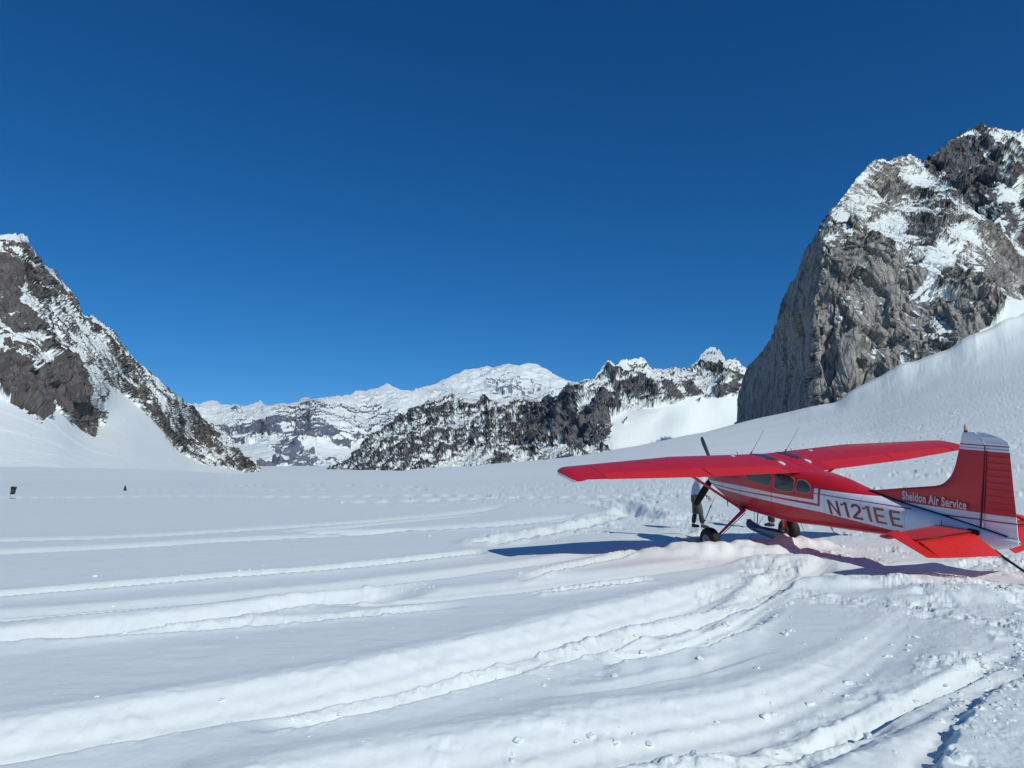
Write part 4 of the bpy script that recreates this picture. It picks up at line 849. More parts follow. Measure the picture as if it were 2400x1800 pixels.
for sg in (-1, 1):
    ys = [.004, .55, 1.2, 2.0, 2.53]
    ws = [section(sg * y, 0, .745) for y in ys] + [section(sg * y, 0, .745) for y in (2.6, 3.4, 4.2, 4.76)]
    wg = loft('wing', ws, M_WING)
    # full chord root piece over the cabin and the tip piece
    loft('wing_root', [section(sg * y, .749, 1.0) for y in (.004, .30, .572)], M_WING)
    tipg = [(4.775, None), (5.15, None)]
    tr = [section(sg * y, 0, 1.0, 22) for y in (4.775, 5.0, 5.18)]
    for y, xl, xt, zt, th in ((5.28, 2.36, 3.36, .79, .115), (5.36, 2.42, 3.38, .785, .10), (5.42, 2.50, 3.38, .785, .07), (5.455, 2.62, 3.34, .79, .035)):
        tr.append(section(sg * y, 0, 1.0, 22, geo=(xl, xt, zt, th)))
    tp = loft('wingtip', tr, M_RED)
    # pale strip along the outer edge of the tip
    V = []
    for x, z in ((2.60, .845), (2.9, .825), (3.32, .785)):
        V += [(x, sg * 5.462, z + .012), (x, sg * 5.462, z - .03), (x, sg * 5.44, z - .034), (x, sg * 5.44, z + .014)]
    loft('wingtip_strip', [V[0:4], V[4:8], V[8:12]], M_WHITE, tp)
    loft('flap', [section(sg * y, .765, 1.0) for y in (.585, 1.2, 1.9, 2.525)], M_RIB)
    loft('aileron', [section(sg * y, .765, 1.0, defl=1.0) for y in (2.555, 3.3, 4.0, 4.755)], M_RIB)
    # strut
    tube('wing_strut', [(2.02, sg * .515, -.40), (2.45, sg * 2.5, .715)], [.055, .05], M_RED, seg=12, flat=.5)
    box('strut_cuff', (2.04, sg * .53, -.38), (.16, .07, .12), M_BLACK, bev=.02)
    # roof window, cabin vents, tank caps, whip aerials
    P = []
    for (x, hw) in ((2.20, .04), (2.40, .105), (2.75, .105), (2.90, .06)):
        u, l = airfoil((x - 1.97) / 1.63); z = .775 + (.625 - .775) * (x - 1.97) / 1.63 + u * 1.63 + .012
        P.append([(x, sg * (.36 - hw), z + .0115), (x, sg * (.36 + hw), z + .0115), (x, sg * (.36 + hw), z + .002), (x, sg * (.36 - hw), z + .002)])
    loft('roof_window', P, M_GLASS, smooth_sh=False)
    def top_at(x, y):
        xl, xt, zt, th = wing_geo(y); ch = xt - xl; s = (x - xl) / ch; return zt + .15 * ch / 1.63 * (1 - s) + airfoil(s, th)[0] * ch
    def pad(name, x, y, lx, ly, h, mat):
        z = top_at(x, y); sl = (top_at(x + .05, y) - top_at(x - .05, y)) / .1
        return loft(name, [[(x + lx * q * cos(2 * pi * j / 16), y + ly * q * sin(2 * pi * j / 16), z + k + sl * lx * q * cos(2 * pi * j / 16)) for j in range(16)] for q, k in ((1, -.01), (1, h * .4), (.7, h * .9), (.3, h))], mat)
    pad('vent_cover', 3.10, sg * .37, .10, .055, .03, M_LETTER); pad('fuel_cap', 2.45, sg * 1.12, .05, .05, .015, M_LETTER)
    z = top_at(2.32, .5); an = tube('aerial', [(2.32, sg * .5, z - .01), (2.36, sg * .5, z + .08), (2.72, sg * .5, z + .58)], [.010, .006, .003], M_METAL, seg=8)
    tube('aerial_base', [(2.30, sg * .5, z - .02), (2.34, sg * .5, z + .07)], [.03, .012], M_RED, an, seg=10)
    z2 = top_at(2.2, .75); tube('vent_pipe', [(2.2, sg * .78, z2 - .01), (2.2, sg * .78, z2 + .05), (2.16, sg * .78, z2 + .06)], .008, M_METAL, seg=6)

# ---- fin and rudder
def foil_rows(name, rows, mat, n=12, vertical=True, kind='fin', **k):
    """rows: (span, xle, xte, t, other); section lies across the span"""
    R = []
    for row in rows:
        sp, a, b, t = row[:4]; zz = row[4] if len(row) > 4 else 0.0; z1 = row[5] if len(row) > 5 else zz; up = []; dn = []
        for j in range(n + 1):
            s = j / n
            if kind == 'fin': h = t * (1 - (1 - min(1, s / .45)) ** 2) ** .5 if s < .45 else t
            elif kind == 'sharp': h = t * (1 - s) + .004
            else: h = t * min(1, (s / .12)) ** .5 * (1 - .9 * max(0, (s - .12) / .88)) + .002
            x = a + (b - a) * s; c = zz + (z1 - zz) * s
            if vertical: up.append((x, h, sp)); dn.append((x, -h, sp))
            else: up.append((x, sp, c + h)); dn.append((x, sp, c - h))
        R.append(up + dn[::-1])
    return loft(name, R, mat, **k)
def tail_livery(name, ribs):
    m, c = paint_mat(name, (.54, .010, .016), .36, .25, .12); tc = m.n('ShaderNodeTexCoord'); sp = m.n('ShaderNodeSeparateXYZ'); m.l(tc.outputs['Object'], sp.inputs[0]); X, Z = sp.outputs[0], sp.outputs[2]
    def above(z0, x0, sl): return m.math('GREATER_THAN', m.math('SUBTRACT', Z, m.math('MULTIPLY', m.math('SUBTRACT', X, x0), sl)), z0)
    def strip(za_, zb_, x0, sl): return m.math('SUBTRACT', above(za_, x0, sl), above(zb_, x0, sl))
    lowA = m.math('SUBTRACT', 1.0, above(.348, 5.527, .0478))
    W = m.math('MAXIMUM', above(1.437, 7.0, .012), lowA)
    c = m.mix(W, c, WHITE)
    L = m.math('MAXIMUM', m.math('MAXIMUM', strip(1.512, 1.532, 7.0, .02), strip(1.470, 1.480, 7.0, .02)), strip(.272, .293, 6.6, .062))
    c = m.mix(L, c, MAROON); m.l(c, m.b.inputs['Base Color'])
    if ribs:
        w = m.math('POWER', m.math('ABSOLUTE', m.math('SINE', m.math('MULTIPLY', m.math('SUBTRACT', Z, m.math('MULTIPLY', X, .02)), 30.0))), 6.0)
        m.l(m.bump(w, .7, .008), m.b.inputs['Normal'])
    return m.m
LE = [(.30, 5.75), (.38, 5.30), (.451, 4.93), (.488, 5.12), (.524, 5.287), (.575, 5.52), (.63, 5.76), (.68, 6.0), (.741, 6.286), (.775, 6.39), (.816, 6.452), (.88, 6.52), (.952, 6.574), (1.05, 6.62), (1.158, 6.655), (1.35, 6.70), (1.516, 6.734), (1.62, 6.757)]
rows = []
for z, xl in LE: rows.append((z, xl, 7.10 + .045 * (z - .18), .012 + .038 * np.clip((z - .5) / .3, 0, 1) - .015 * np.clip((z - 1) / .7, 0, 1)))
rows[-2] = (1.516, 6.734, 7.155, .03); rows[-1] = (1.63, 6.760, 7.065, .026); rows += [(1.70, 6.775, 7.00, .022), (1.725, 6.80, 6.985, .010)]
rows = [(.17, 6.6, 7.095, .05), (.24, 6.2, 7.097, .045)] + rows
foil_rows('fin', rows, tail_livery('fin_paint', False), n=14)
rr = [(.075, 7.12, 7.655, .03), (.14, 7.108, 7.640, .032), (.45, 7.115, 7.618, .034), (.9, 7.138, 7.570, .033), (1.445, 7.163, 7.520, .028), (1.53, 7.168, 7.513, .026), (1.60, 7.10, 7.500, .022), (1.66, 7.045, 7.40, .018), (1.70, 7.012, 7.26, .014), (1.728, 6.998, 7.12, .008)]
foil_rows('rudder', rr, tail_livery('rudder_paint', True), n=12, kind='rud')
for sg in (-1, 1):
    loft('rudder_gap_shade', [[(x - .008, sg * .034, z), (x + .008, sg * .034, z), (x + .008, sg * h, z), (x - .008, sg * h, z)] for x, z, h in ((7.1005, .19, .0535), (7.128, .8, .0535), (7.160, 1.512, .034))], M_BLACK)  # black strip stands in for the shade inside the rudder hinge gap
    tube('fin_joint_line', [(4.98, sg * .02, .456), (5.5, sg * .03, .372), (6.2, sg * .047, .304), (6.7, sg * .052, .246), (7.1, sg * .055, .192), (7.5, sg * .036, .126)], .011, M_BLACK, seg=6)  # thin black tube along the joint of fin and fuselage
tube('beacon_base', [(6.83, 0, 1.715), (6.83, 0, 1.745)], .03, M_BLACK, seg=14)
mb = NT('beacon_glass'); mb.p(Base_Color=mb.mix(mb.noise(mb.coord(), 20, 2), (.55, .22, .15), (.65, .5, .42)), Roughness=.2); 
loft('beacon', [[(6.83 + r * cos(2 * pi * j / 14), r * sin(2 * pi * j / 14), z) for j in range(14)] for r, z in ((.026, 1.745), (.030, 1.76), (.030, 1.80), (.022, 1.83), (.006, 1.842))], mb.m)
for sg in (-1, 1):
    for txt, x0, x1 in (('Sheldon', 5.69, 6.20), ('Air', 6.285, 6.475), ('Service', 6.56, 6.875)):
        pass
    me = text_mesh('Sheldon Air Service', 1.19, .160, 0, .028)
    for v in me.vertices:
        x = 5.685 + v.co.x; x = x if sg < 0 else 12.56 - x
        z = .405 + (5.685 + v.co.x - 5.685) * .022 + v.co.y; t = .012 + .038 * np.clip((z - .5) / .3, 0, 1); xl = np.interp(z, [q[0] for q in LE], [q[1] for q in LE])
        v.co = (x, sg * (.0535 if x > 6.5 else .017 + .037 * np.clip((x - 5.5) / 1.0, 0, 1)), z)
    part('company_name', me, M_LETTER)
# ---- tailplane and elevators
for sg in (-1, 1):
    st = [(sg * y, xl, 7.035, t, .09) for y, xl, t in ((.10, 6.40, .045), (.5, 6.43, .042), (1.0, 6.47, .036), (1.42, 6.50, .030))]
    stab = foil_rows('stabilizer', st, M_REDT, kind='fin', vertical=False)
    foil_rows('stabilizer_tip', [(sg * y, xl, xt, t, .085) for y, xl, xt, t in ((1.424, 6.50, 6.66, .028), (1.56, 6.49, 6.66, .024), (1.62, 6.53, 6.655, .014))], M_REDT, kind='fin', vertical=False)
    el_ = [(sg * y, 7.045, xt, .030, .09, zt) for y, xt, zt in ((.17, 7.50, -.155), (.6, 7.47, -.125), (1.0, 7.44, -.10), (1.415, 7.40, -.072))]
    ev = foil_rows('elevator', el_, M_RIB2, kind='rud', vertical=False, n=12)
    foil_rows('elevator_horn', [(sg * y, xl, xt, t, zl, zt) for y, xl, zl, xt, zt, t in ((1.418, 6.68, .195, 7.398, -.071, .022), (1.60, 6.67, .175, 7.37, -.055, .02), (1.635, 6.70, .165, 7.35, -.05, .008))], M_REDT, kind='rud', vertical=False, n=12, parent=ev)
    box('hinge_boot', (7.04, sg * .135, .115), (.20, .05, .09), M_BLACK, bev=.02)
    tube('trim_pin', [(6.55, sg * .20, .10), (6.56, sg * .21, .22)], .006, M_BLACK, seg=6)
    tube('hinge_gap_shade', [(7.038, sg * .16, .118), (7.038, sg * 1.42, .116)], .011, M_BLACK, seg=6)  # solid black tube in place of the shade in the elevator hinge slot
# ---- tail spring, tail wheel and its little ski
tube('tail_spring', [(7.25, 0, -.12), (7.45, 0, -.23), (7.75, 0, -.37), (7.92, 0, -.43)], [.022, .022, .02, .02], M_BLACK, seg=8)
tube('tail_light', [(7.655, 0, .055), (7.70, 0, .055)], [.016, .008], M_METAL, seg=8)
tube('tail_fork', [(7.80, 0, -.38), (7.95, 0, -.44), (8.0, 0, -.52)], [.035, .045, .03], M_BLACK, seg=10)
def wheel(name, c, r, w, hub=.38, parent=None, cap=None):
    n = 40; R = []
    prof = [(.46, -.5), (.62, -.5), (.80, -.49), (.93, -.38), (.99, -.18), (1, 0), (.99, .18), (.93, .38), (.80, .49), (.62, .5), (.46, .5)]
    for j in range(n):
        t = 2 * pi * j / n; R.append([(c[0] + r * q * cos(t), c[1] + w * p, c[2] + r * q * sin(t)) for q, p in prof])
    R.append(R[0]); wh = loft(name, R, M_TYRE, parent, caps=False)
    for s in (-1, 1):
        loft('rim', [[(c[0] + r * q * cos(2 * pi * j / 28), c[1] + s * w * p, c[2] + r * q * sin(2 * pi * j / 28)) for j in range(28)] for q, p in ((.50, .44), (.47, .50), (.42, .46), (.38, .30), (.16, .30), (.14, .44), (.02, .46))], M_METAL, wh)
    return wh
wheel('tail_wheel', (8.0, 0, -.55), .11, .07)
# ---- main gear: sprung leg, wheel, ski with a slot for the wheel
def brake_mat():
    m = NT('brake_metal'); m.p(Base_Color=m.ramp(m.noise(m.coord(), 14, 3), [(.4, (.02, .015, .015)), (.55, (.12, .03, .03)), (.7, (.2, .18, .17))]), Roughness=.5); return m.m
M_BRAKE = brake_mat()
for sg in (-1, 1):
    lg = tube('gear_leg', [(2.06, sg * .46, -.40), (1.98, sg * .66, -.60), (1.86, sg * .88, -.86), (1.76, sg * 1.0, -1.03), (1.72, sg * 1.05, -1.10)], [.085, .072, .062, .055, .05], M_RED, seg=12, flat=.42)
    tube('brake_line', [(2.12, sg * .50, -.47), (2.03, sg * .70, -.68), (1.90, sg * .90, -.92), (1.78, sg * 1.02, -1.10)], .008, M_BLACK, lg, seg=6)
    wheel('wheel', (1.72, sg * 1.17, -1.12), .295, .22)
    tube('brake_disc', [(1.72, sg * 1.02, -1.12), (1.72, sg * 1.055, -1.12)], .13, M_BRAKE, seg=24)
    tube('axle', [(1.72, sg * .98, -1.12), (1.72, sg * 1.34, -1.12)], .03, M_METAL, seg=10)
    prof = [(.30, -1.18, .05), (.35, -1.225, .12), (.43, -1.275, .17), (.60, -1.315, .19), (1.0, -1.365, .195), (1.72, -1.40, .20), (2.3, -1.43, .195), (2.52, -1.435, .17)]
    R = []
    dig = .16 if sg < 0 else 0.0
    for x, z, hw in prof:
        z = z - dig * max(0, 1.6 - x)
        if sg < 0: x = max(x, 1.0 + (x - .18) * .35)
        R.append([(x, sg * 1.17 - hw, z - .012), (x, sg * 1.17 + hw, z - .012), (x, sg * 1.17 + hw, z + .02), (x, sg * 1.17 + hw - .02, z + .045), (x, sg * 1.17 + .07, z + .05), (x, sg * 1.17 - .07, z + .05), (x, sg * 1.17 - hw + .02, z + .045), (x, sg * 1.17 - hw, z + .02)])
    sk = loft('ski', R, M_SKI)
    for q in (-1, 1):
        loft('ski_rail', [[(x, sg * 1.17 + q * .15 - .014, z), (x, sg * 1.17 + q * .15 + .014, z), (x, sg * 1.17 + q * .15 + .014, z + h), (x, sg * 1.17 + q * .15 - .014, z + h)] for x, z, h in ((.6, -1.28, .01), (1.1, -1.33, .10), (1.72, -1.36, .16), (2.2, -1.385, .09), (2.45, -1.40, .01))], M_METAL, sk)
    if sg > 0: tube('ski_cable', [(1.34, sg * .45, -.56 + .13), (.60, sg * 1.10, -1.23)], .006, M_BLACK, seg=6); tube('ski_bungee', [(1.48, sg * .45, -.44), (.72, sg * 1.08, -1.25)], .013, M_MAROON, seg=6)
    tube('ski_check_cable', [(2.66, sg * .47, -.46), (2.50, sg * 1.10, -1.38)], .005, M_BLACK, seg=6)
tube('drain_pipe', [(1.25, -.30, -.30), (1.30, -.31, -.50)], .010, M_BLACK, seg=6)
tube('belly_aerial', [(4.10, -.05, -.41), (4.18, -.05, -.52)], [.02, .008], M_LETTER, seg=6)
tube('top_aerial', [(5.02, .0, .44), (5.10, 0, .53)], [.008, .004], M_BLACK, seg=6)
# ---- propeller
hub = Vector((.45, .0, .205))
loft('spinner', [[(x, hub.y + r * cos(2 * pi * j / 24), hub.z + r * sin(2 * pi * j / 24)) for j in range(24)] for x, r in ((.54, .175), (.48, .175), (.40, .165), (.30, .125), (.22, .07), (.18, .02))], M_RED)
for k in range(3):
    a = radians(115 + 117 * k); rd = Vector((0, cos(a), sin(a))); tg = Vector((0, -sin(a), cos(a))); R = []
    for r, ch, tw, th in ((.12, .09, 60, .03), (.22, .12, 48, .026), (.4, .165, 36, .02), (.65, .175, 27, .015), (.85, .16, 22, .011), (.96, .125, 19, .008), (1.0, .06, 18, .006)):
        p = hub + rd * r; t = radians(tw); c = tg * cos(t) + Vector((1, 0, 0)) * sin(t); nn = tg * -sin(t) + Vector((1, 0, 0)) * cos(t)
        R.append([p + c * ch * .5 * cos(2 * pi * j / 12) * 1.0 + nn * th * sin(2 * pi * j / 12) for j in range(12)])
    loft('propeller_blade', R, M_BLACK)
for sg in (-1, 1): tube('exhaust_pipe', [(1.15, sg * .22, -.24), (1.22, sg * .23, -.40)], .035, M_METAL, seg=10)

# ------------------------------------------------------------------ people
def skin_body(name, verts, edges, radii, mat, parent, root=0, sub=2):
    me = bpy.data.meshes.new(name); me.from_pydata(verts, edges, []); o = bpy.data.objects.new(name, me); COL.objects.link(o)
    sk = o.modifiers.new('s', 'SKIN'); sk.use_smooth_shade = True; sub_ = o.modifiers.new('d', 'SUBSURF'); sub_.levels = sub; sub_.render_levels = sub
    for i, r in enumerate(radii):
        me.skin_vertices[0].data[i].radius = (r, r) if not isinstance(r, tuple) else r
    me.skin_vertices[0].data[root].use_root = True
    dg = bpy.context.evaluated_depsgraph_get(); dg.update(); m2 = bpy.data.meshes.new_from_object(o.evaluated_get(dg)); bpy.data.objects.remove(o); bpy.data.meshes.remove(me)
    m2.name = name; return link(name, m2, mat, parent)
def cloth(name, col, rough=.85, fold=.35, sc=14):
    m = NT(name); co = m.coord(); n = m.noise(co, sc, 4, .6, .6); n2 = m.noise(co, 90, 3, .6)
    m.p(Base_Color=m.mix(m.math('MULTIPLY', n2, .4), col, tuple(x * .75 for x in col)), Roughness=rough); b = m.bump(n, fold, .03); m.l(m.bump(n2, .2, .002, b), m.b.inputs['Normal']); return m.m
M_SKIN = cloth('skin', (.42, .23, .16), .55, .05); M_SHIRT = cloth('pale_shirt', (.62, .64, .72), .85, .9, 9); M_TROUS = cloth('olive_trousers', (.085, .08, .06)); M_GAIT = cloth('dark_gaiters', (.014, .014, .02), .6)
M_BOOT = cloth('boot_leather', (.02, .02, .022), .5, .1); M_HAIR = cloth('brown_hair', (.05, .03, .02), .7, .6, 40); M_JACK = cloth('dark_jacket', (.03, .035, .06)); M_WATCH = simple('watch_strap', (.01, .01, .012), .4)
def person(loc, rot, label, leg_spread, lean, m_top, m_leg, m_low, arm_hang=.0, sleeves=True):
    p = empty('person', loc, label=label, category='person'); p.rotation_euler = (0, 0, rot)
    # faces +X, left is +Y.  height 1.78
    hip = .92; ln = lean
    sh = Vector((ln * .42, 0, 1.44)); nk = Vector((ln * .52, 0, 1.52)); hd = Vector((ln * .62 + .03, 0, 1.66))
    LF, RF = leg_spread
    V = [(0, 0, .98), (ln * .15, 0, 1.15), (ln * .32, 0, 1.34), tuple(sh), tuple(nk), tuple(hd - Vector((.005, 0, .05))), tuple(hd + Vector((0, 0, .03))), tuple(hd + Vector((0, 0, .10)))]
    Rr = [(.15, .125), (.14, .115), (.155, .12), (.10, .10), .055, .070, .088, .060]; E_ = [(i, i + 1) for i in range(7)]
    def add(par, pts, rr):
        k = par
        for q, r in zip(pts, rr): V.append(tuple(q)); Rr.append(r); E_.append((k, len(V) - 1)); k = len(V) - 1
        return k
    kn = {}; hands = {}
    for s, (fx, fy) in ((1, LF), (-1, RF)):
        k1 = Vector((fx * .5 + .03, s * .10 + (fy - s * .10) * .5, .50)); an = Vector((fx, fy, .09)); kn[s] = (k1, an)
        add(0, [(0.0, s * .09, .90), tuple(k1), tuple(an), (fx + .12, fy, .045)], [.095, .058, .042, .035])
        el_ = sh + Vector((-.06 - .06 * arm_hang, s * .27, -.28)); wr = el_ + Vector((.16 + arm_hang * .1, -s * .02, -.22)); 
        add(3, [tuple(sh + Vector((0, s * .17, -.01))), tuple(el_), tuple(wr)], [.062, .043, .03]); hands[s] = (el_, wr)
    body = skin_body('body', V, E_, Rr, M_SKIN, p)
    # face
    fc = hd + Vector((.085, 0, 0))
    def blob(name, c, r, mat, par, sq=(1, 1, 1)):
        bm = bmesh.new(); bmesh.ops.create_uvsphere(bm, u_segments=14, v_segments=10, radius=r)
        for v in bm.verts: v.co = Vector((v.co.x * sq[0], v.co.y * sq[1], v.co.z * sq[2])) + Vector(c)
        for f in bm.faces: f.smooth = True
        me = bpy.data.meshes.new(name); bm.to_mesh(me); bm.free(); return link(name, me, mat, par)
    blob('nose', fc + Vector((.008, 0, -.01)), .016, M_SKIN, p, (1, .8, 1.3)); blob('mouth', fc + Vector((-.008, 0, -.05)), .02, M_SHIRT if False else M_SKIN, p, (.5, 1.1, .3))
    for s in (1, -1): blob('eye', fc + Vector((-.012, s * .032, .018)), .011, M_BOOT, p); blob('ear', hd + Vector((0, s * .088, -.005)), .022, M_SKIN, p, (.7, .35, 1.3))
    blob('hair', hd + Vector((-.012, 0, .045)), .103, M_HAIR, p, (1.02, .95, .88))
    # hands: palm, four fingers, thumb
    for s in (1, -1):
        el_, wr = hands[s]; d = (wr - el_).normalized(); sd = Vector((0, s, 0)).cross(d).normalized(); nn = d.cross(sd)
        HV = [tuple(wr - d * .02), tuple(wr + d * .035), tuple(wr + d * .08)]; HR = [.022, (.034, .018), (.036, .016)]; HE = [(0, 1), (1, 2)]
        for q in range(4):
            o = sd * (.027 - q * .018); L = (.070, .080, .075, .058)[q]; b = len(HV)
            HV += [tuple(wr + d * .085 + o), tuple(wr + d * (.085 + L * .5) + o + nn * -s * .010), tuple(wr + d * (.085 + L * .85) + o + nn * -s * .035)]; HR += [.010, .009, .007]; HE += [(2, b), (b, b + 1), (b + 1, b + 2)]
        b = len(HV); HV += [tuple(wr + d * .04 + sd * .042), tuple(wr + d * .08 + sd * .058)]; HR += [.011, .009]; HE += [(1, b), (b, b + 1)]
        skin_body('hand', HV, HE, HR, M_SKIN, p, 1)
    bl = [(0, 0, .86), (ln * .13, 0, 1.12), (ln * .3, 0, 1.32), tuple(sh), tuple(nk - Vector((0, 0, .02)))]
    SV = list(bl); SR = [(.205, .19), (.22, .20), (.23, .20), (.16, .15), .075]; SE = [(0, 1), (1, 2), (2, 3), (3, 4)]
    for s in (1, -1):
        el_, wr = hands[s]; b = len(SV); SV += [tuple(sh + Vector((0, s * .18, -.01))), tuple(el_), tuple(wr - (wr - el_) * .12)]; SR += [.10, .085, .06]; SE += [(3, b), (b, b + 1), (b + 1, b + 2)]
    top = skin_body('shirt', SV, SE, SR, m_top, p)
    TV = [(0, 0, .94)]; TR = [(.14, .13)]; TE = []
    for s in (1, -1):
        k1, an = kn[s]; b = len(TV); TV += [(0, s * .09, .88), tuple((Vector((0, s * .09, .88)) + k1) / 2), tuple(k1), tuple(k1 + (an - k1) * .35)]; TR += [.13, .115, .10, .09]; TE += [(0, b), (b, b + 1), (b + 1, b + 2), (b + 2, b + 3)]
    skin_body('trousers', TV, TE, TR, m_leg, p)
    for s in (1, -1):
        k1, an = kn[s]
        skin_body('gaiter', [tuple(k1 + (an - k1) * .18), tuple(k1 + (an - k1) * .55), tuple(k1 + (an - k1) * .92)], [(0, 1), (1, 2)], [.080, .078, .066], m_low, p)
        skin_body('boot', [tuple(an + Vector((-.05, 0, -.03))), tuple(an + Vector((.03, 0, -.035))), tuple(an + Vector((.12, 0, -.048))), tuple(an + Vector((.19, 0, -.055)))], [(0, 1), (1, 2), (2, 3)], [.052, .056, .045, .036], M_BOOT, p, 1)
    el_, wr = hands[-1]; d = (wr - el_).normalized()
    c = wr - d * .02; R = []
    for t in (-.013, .013):
        a = d.cross(Vector((0, 1, 0))).normalized(); b = d.cross(a); R.append([c + d * t + a * cos(2 * pi * j / 14) * .033 + b * sin(2 * pi * j / 14) * .033 for j in range(14)])
    wt = loft('watch', R, M_WATCH, p)
    return p
# stands beyond the nose, bent towards the engine, his head behind the wing
q = atY(1633, 1236, 20.6); P1 = (float(q[0]), 20.6, float(q[2]) - .01)
person(P1, radians(-14), 'person in a loose white shirt, olive trousers and dark gaiters standing by the propeller', ((-.10, .09), (.17, -.11)), .50, M_SHIRT, M_TROUS, M_GAIT, .3)
q = atY(1812, 1233, 21.4); P2 = (float(q[0]), 21.4, float(q[2]) - .01)
person(P2, radians(170), 'person in dark clothes standing beyond the cabin, only the boots showing under the fuselage', ((.02, .10), (.06, -.10)), .10, M_JACK, M_GAIT, M_GAIT, 0)
# the snow each of them stands on is part of the snowfield (see MOUND); trampled snow
# ------------------------------------------------------------------ ski pole standing in the snow
def ski_pole():
    a = atY(1650, 1224, 19.6); b = atY(1676, 1163, 19.3); a = Vector(a.tolist()); b = Vector(b.tolist())
    r = empty('ski_pole', a, label='thin dark ski pole leaning in the snow beside the person in the white shirt', category='ski pole'); d = b - a; n = d.normalized(); L = d.length
    def tb(name, t0, t1, r0, r1, mat):
        p0, p1 = n * L * t0, n * L * t1; x = n.orthogonal().normalized(); y = n.cross(x)
        return loft(name, [[p + x * cos(2 * pi * j / 10) * q + y * sin(2 * pi * j / 10) * q for j in range(10)] for p, q in ((p0, r0), (p1, r1))], mat, r)
    tb('shaft', -.12, .62, .010, .013, M_BLACK); tb('upper_shaft', .60, .93, .008, .007, M_METAL); tb('grip', .55, .66, .019, .017, M_BLACK); tb('basket', .06, .075, .04, .035, M_BLACK)
ski_pole()
# ------------------------------------------------------------------ two dark markers far out on the snow
def marker_flag():
    c = atZ(28, 1166); x0, y0 = float(c[0]), float(c[1]); g = gz(x0, y0)
    r = empty('marker_flag', (x0, y0, g), label='black marker flag with pale dots on a thin stake, out on the snow', category='flag')
    s = y0 / F
    P = np.array([(-5.5, 55), (9.5, 55), (4.5, 37.5), (-6.5, 37.5)]) * .0 + np.array([(-5.2, 28.8), (10.2, 28.8), (5.0, 11.3), (-6.2, 11.3)]); P = P * s * 1.02
    V = []; Fc = []; nx, ny = 8, 8
    for side in (0, 1):
        for i in range(ny + 1):
            for j in range(nx + 1):
                a, b = j / nx, i / ny; top = P[0] + (P[1] - P[0]) * a; bot = P[3] + (P[2] - P[3]) * a; q = top + (bot - top) * b
                V.append((q[0], .03 * sin(a * 5 + b * 2) + (.012 if side else 0), q[1]))
    n1 = (nx + 1) * (ny + 1)
    for i in range(ny):
        for j in range(nx):
            k = i * (nx + 1) + j; Fc.append((k, k + 1, k + nx + 2, k + nx + 1)); Fc.append((k + n1, k + n1 + nx + 1, k + n1 + nx + 2, k + n1 + 1))
    me = bpy.data.meshes.new('cloth'); me.from_pydata(V, [], Fc); link('cloth', me, M_GAIT, r)
    hh = float(P[0][1]); loft('stake', [[(-.0 + float(P[0][0]) * .9 + .009 * cos(2 * pi * j / 8), .03 + .009 * sin(2 * pi * j / 8), z) for j in range(8)] for z in (-.2, hh)], M_METAL, r)
    for a, b in ((.5, .35), (.35, .5), (.65, .5), (.5, .68), (.8, .12)):
        top = P[0] + (P[1] - P[0]) * a; bot = P[3] + (P[2] - P[3]) * a; q = top + (bot - top) * b
        loft('dot', [[(float(q[0]) + .022 * cos(2 * pi * j / 8), y + .03 * sin(a * 5 + b * 2), float(q[1]) + .022 * sin(2 * pi * j / 8)) for j in range(8)] for y in (-.006, .004)], M_TRIM, r)
marker_flag()
def marker_cone():
    c = atZ(293, 1150); x0, y0 = float(c[0]), float(c[1]); g = gz(x0, y0); s = y0 / F
    r = empty('marker_cone', (x0, y0, g - .03), label='small dark marker cone standing alone on the snow', category='marker')
    loft('cone', [[(q * cos(2 * pi * j / 20) - .012 * z, q * sin(2 * pi * j / 20), z) for j in range(20)] for q, z in ((3.5 * s, .02), (2.9 * s, 5 * s), (1.6 * s, 11 * s), (1.0 * s, 12 * s))], M_GAIT, r)
    loft('foot', [[(q * cos(2 * pi * j / 20), q * sin(2 * pi * j / 20), z) for j in range(20)] for q, z in ((4.0 * s, -.02), (4.0 * s, .03), (3.6 * s, .05))], M_BLACK, r)
marker_cone()
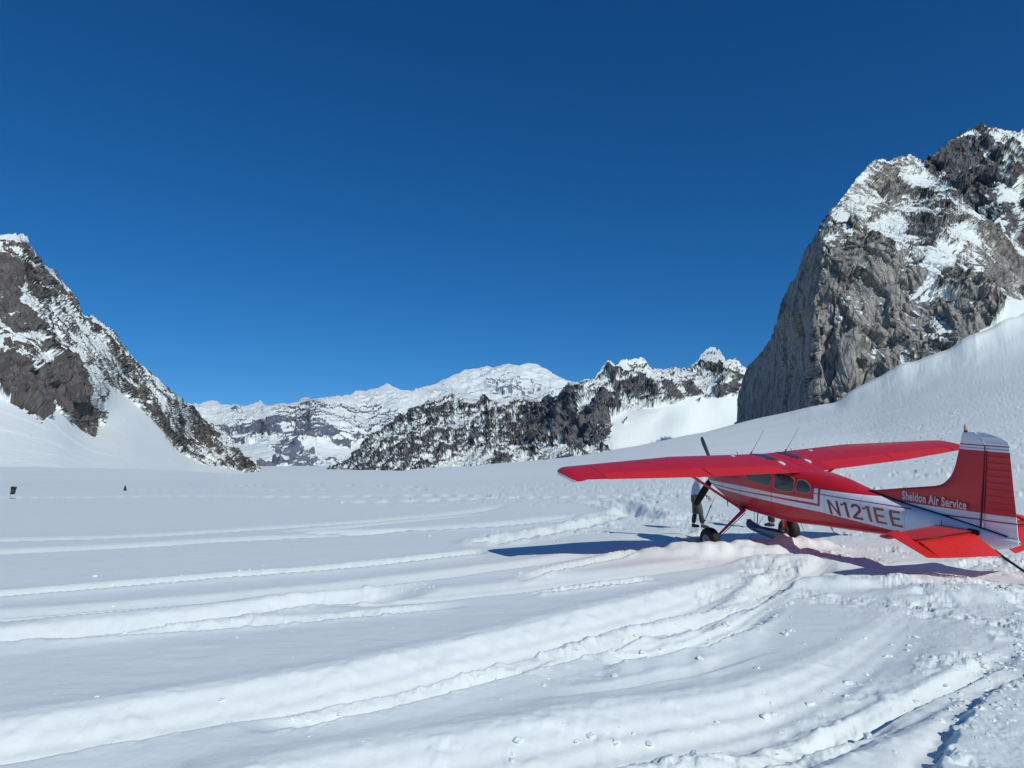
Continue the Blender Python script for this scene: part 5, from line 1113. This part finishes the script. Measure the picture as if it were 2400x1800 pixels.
# ------------------------------------------------------------------ loose lumps of snow thrown up along the tracks
def clods():
    bm = bmesh.new(); bmesh.ops.create_icosphere(bm, subdivisions=2, radius=1); bv = np.array([v.co[:] for v in bm.verts]); bf = np.array([[v.index for v in f.verts] for f in bm.faces]); bm.free()
    px = []
    def along(pts, n, spread):
        P = np.array(pts, float)
        for _ in range(n):
            k = rng.integers(0, len(P) - 1); t = rng.random(); q = P[k] + (P[k + 1] - P[k]) * t; px.append((q[0] + rng.normal() * 6, q[1] + rng.normal() * spread, rng.lognormal(-3.75, .55)))
    along(za([(0, 1130), (600, 1050), (1200, 985), (1900, 850), (2212, 770)]), 120, 12)
    along(zb([(0, 690), (600, 560), (1200, 360)]), 150, 10); along(zb([(380, 722), (800, 660), (1200, 500)]), 140, 8)
    along(zb([(0, 1060), (700, 960), (1400, 830), (1800, 600)]), 60, 14); along(zb([(900, 1190), (1700, 900), (2212, 680)]), 70, 14)
    along(zb([(1900, 420), (2100, 400), (2200, 700), (1900, 900)]), 220, 26); along([(1560, 1272), (1680, 1270), (1800, 1290)], 60, 3)
    along([(1900, 1300), (2060, 1300), (2200, 1370), (2400, 1400)], 160, 14); along([(2250, 1700), (2400, 1650)], 50, 40)
    along(za([(0, 650), (600, 600), (1300, 480), (1900, 400)]), 90, 5); along(zb([(0, 360), (560, 262)]), 70, 4); along([(1150, 1255), (1470, 1235)], 90, 5)
    along(za([(0, 445), (1000, 370), (2100, 265)]), 70, 4)
    for _ in range(50): px.append((rng.uniform(0, 2400), rng.uniform(1260, 1790), rng.lognormal(-3.9, .35)))
    for a, b, r in ((1392, 1452, .07), (1410, 1458, .05), (1838, 1487, .085), (1854, 1480, .08), (1778, 1484, .06), (1640, 1552, .06), (1775, 1568, .05), (1885, 1510, .03), (1965, 1500, .05), (2200, 1690, .07), (1006, 1258, .09), (222, 1352, .07), (265, 1412, .05), (560, 1342, .06), (616, 1338, .05), (1440, 1585, .05)): px.append((a, b, r))
    pts = np.array(px); W3 = atZ(pts[:, 0], pts[:, 1]); X, Y = W3[:, 0], W3[:, 1]; Z = rise(X / Y, Y) + ground_height(X / Y, X, Y)
    V = []; Fc = []
    for i in range(len(pts)):
        r = min(.05, pts[i, 2] * .5); s = r * np.array([rng.uniform(.8, 1.6), rng.uniform(.8, 1.3), rng.uniform(.4, .7)]); a = rng.random() * 6.28
        v = bv * (1 + .42 * vnoise(bv[:, 0] * 1.7 + i * 7.1, bv[:, 1] * 1.7, bv[:, 2] * 1.7, 5) + .35 * vnoise(bv[:, 0] * 3 + i, bv[:, 1] * 4, bv[:, 2] * 4, 6))[:, None] * s
        v = np.stack([v[:, 0] * cos(a) - v[:, 1] * sin(a), v[:, 0] * sin(a) + v[:, 1] * cos(a), v[:, 2]], 1) + np.array([X[i], Y[i], Z[i] + s[2] * .05]); Fc.append(bf + len(V) * len(bv)); V.append(v)
    me = bpy.data.meshes.new('snow_clods'); me.from_pydata(np.concatenate(V).tolist(), [], np.concatenate(Fc).tolist()); link('snow_clods', me, M_SNOW, kind='stuff', label='loose lumps of snow thrown up along the ski tracks')
clods()
# ------------------------------------------------------------------ the air of the valley
def haze():
    bm = bmesh.new(); bmesh.ops.create_cube(bm, size=1); X, Y0, Y1, Z0, Z1 = 45000, -400, 32000, -1100, 4800
    for v in bm.verts: v.co = Vector((v.co.x * 2 * X, Y0 + (v.co.y + .5) * (Y1 - Y0), Z0 + (v.co.z + .5) * (Z1 - Z0)))
    me = bpy.data.meshes.new('haze'); bm.to_mesh(me); bm.free()
    m = bpy.data.materials.new('haze'); m.use_nodes = True; t = m.node_tree; t.nodes.clear(); o = t.nodes.new('ShaderNodeOutputMaterial'); v = t.nodes.new('ShaderNodeVolumePrincipled')
    v.inputs['Color'].default_value = (.38, .60, 1, 1); v.inputs['Density'].default_value = 5e-6; v.inputs['Anisotropy'].default_value = .0; t.links.new(v.outputs[0], o.inputs['Volume'])
    link('haze', me, m, kind='stuff')
haze()
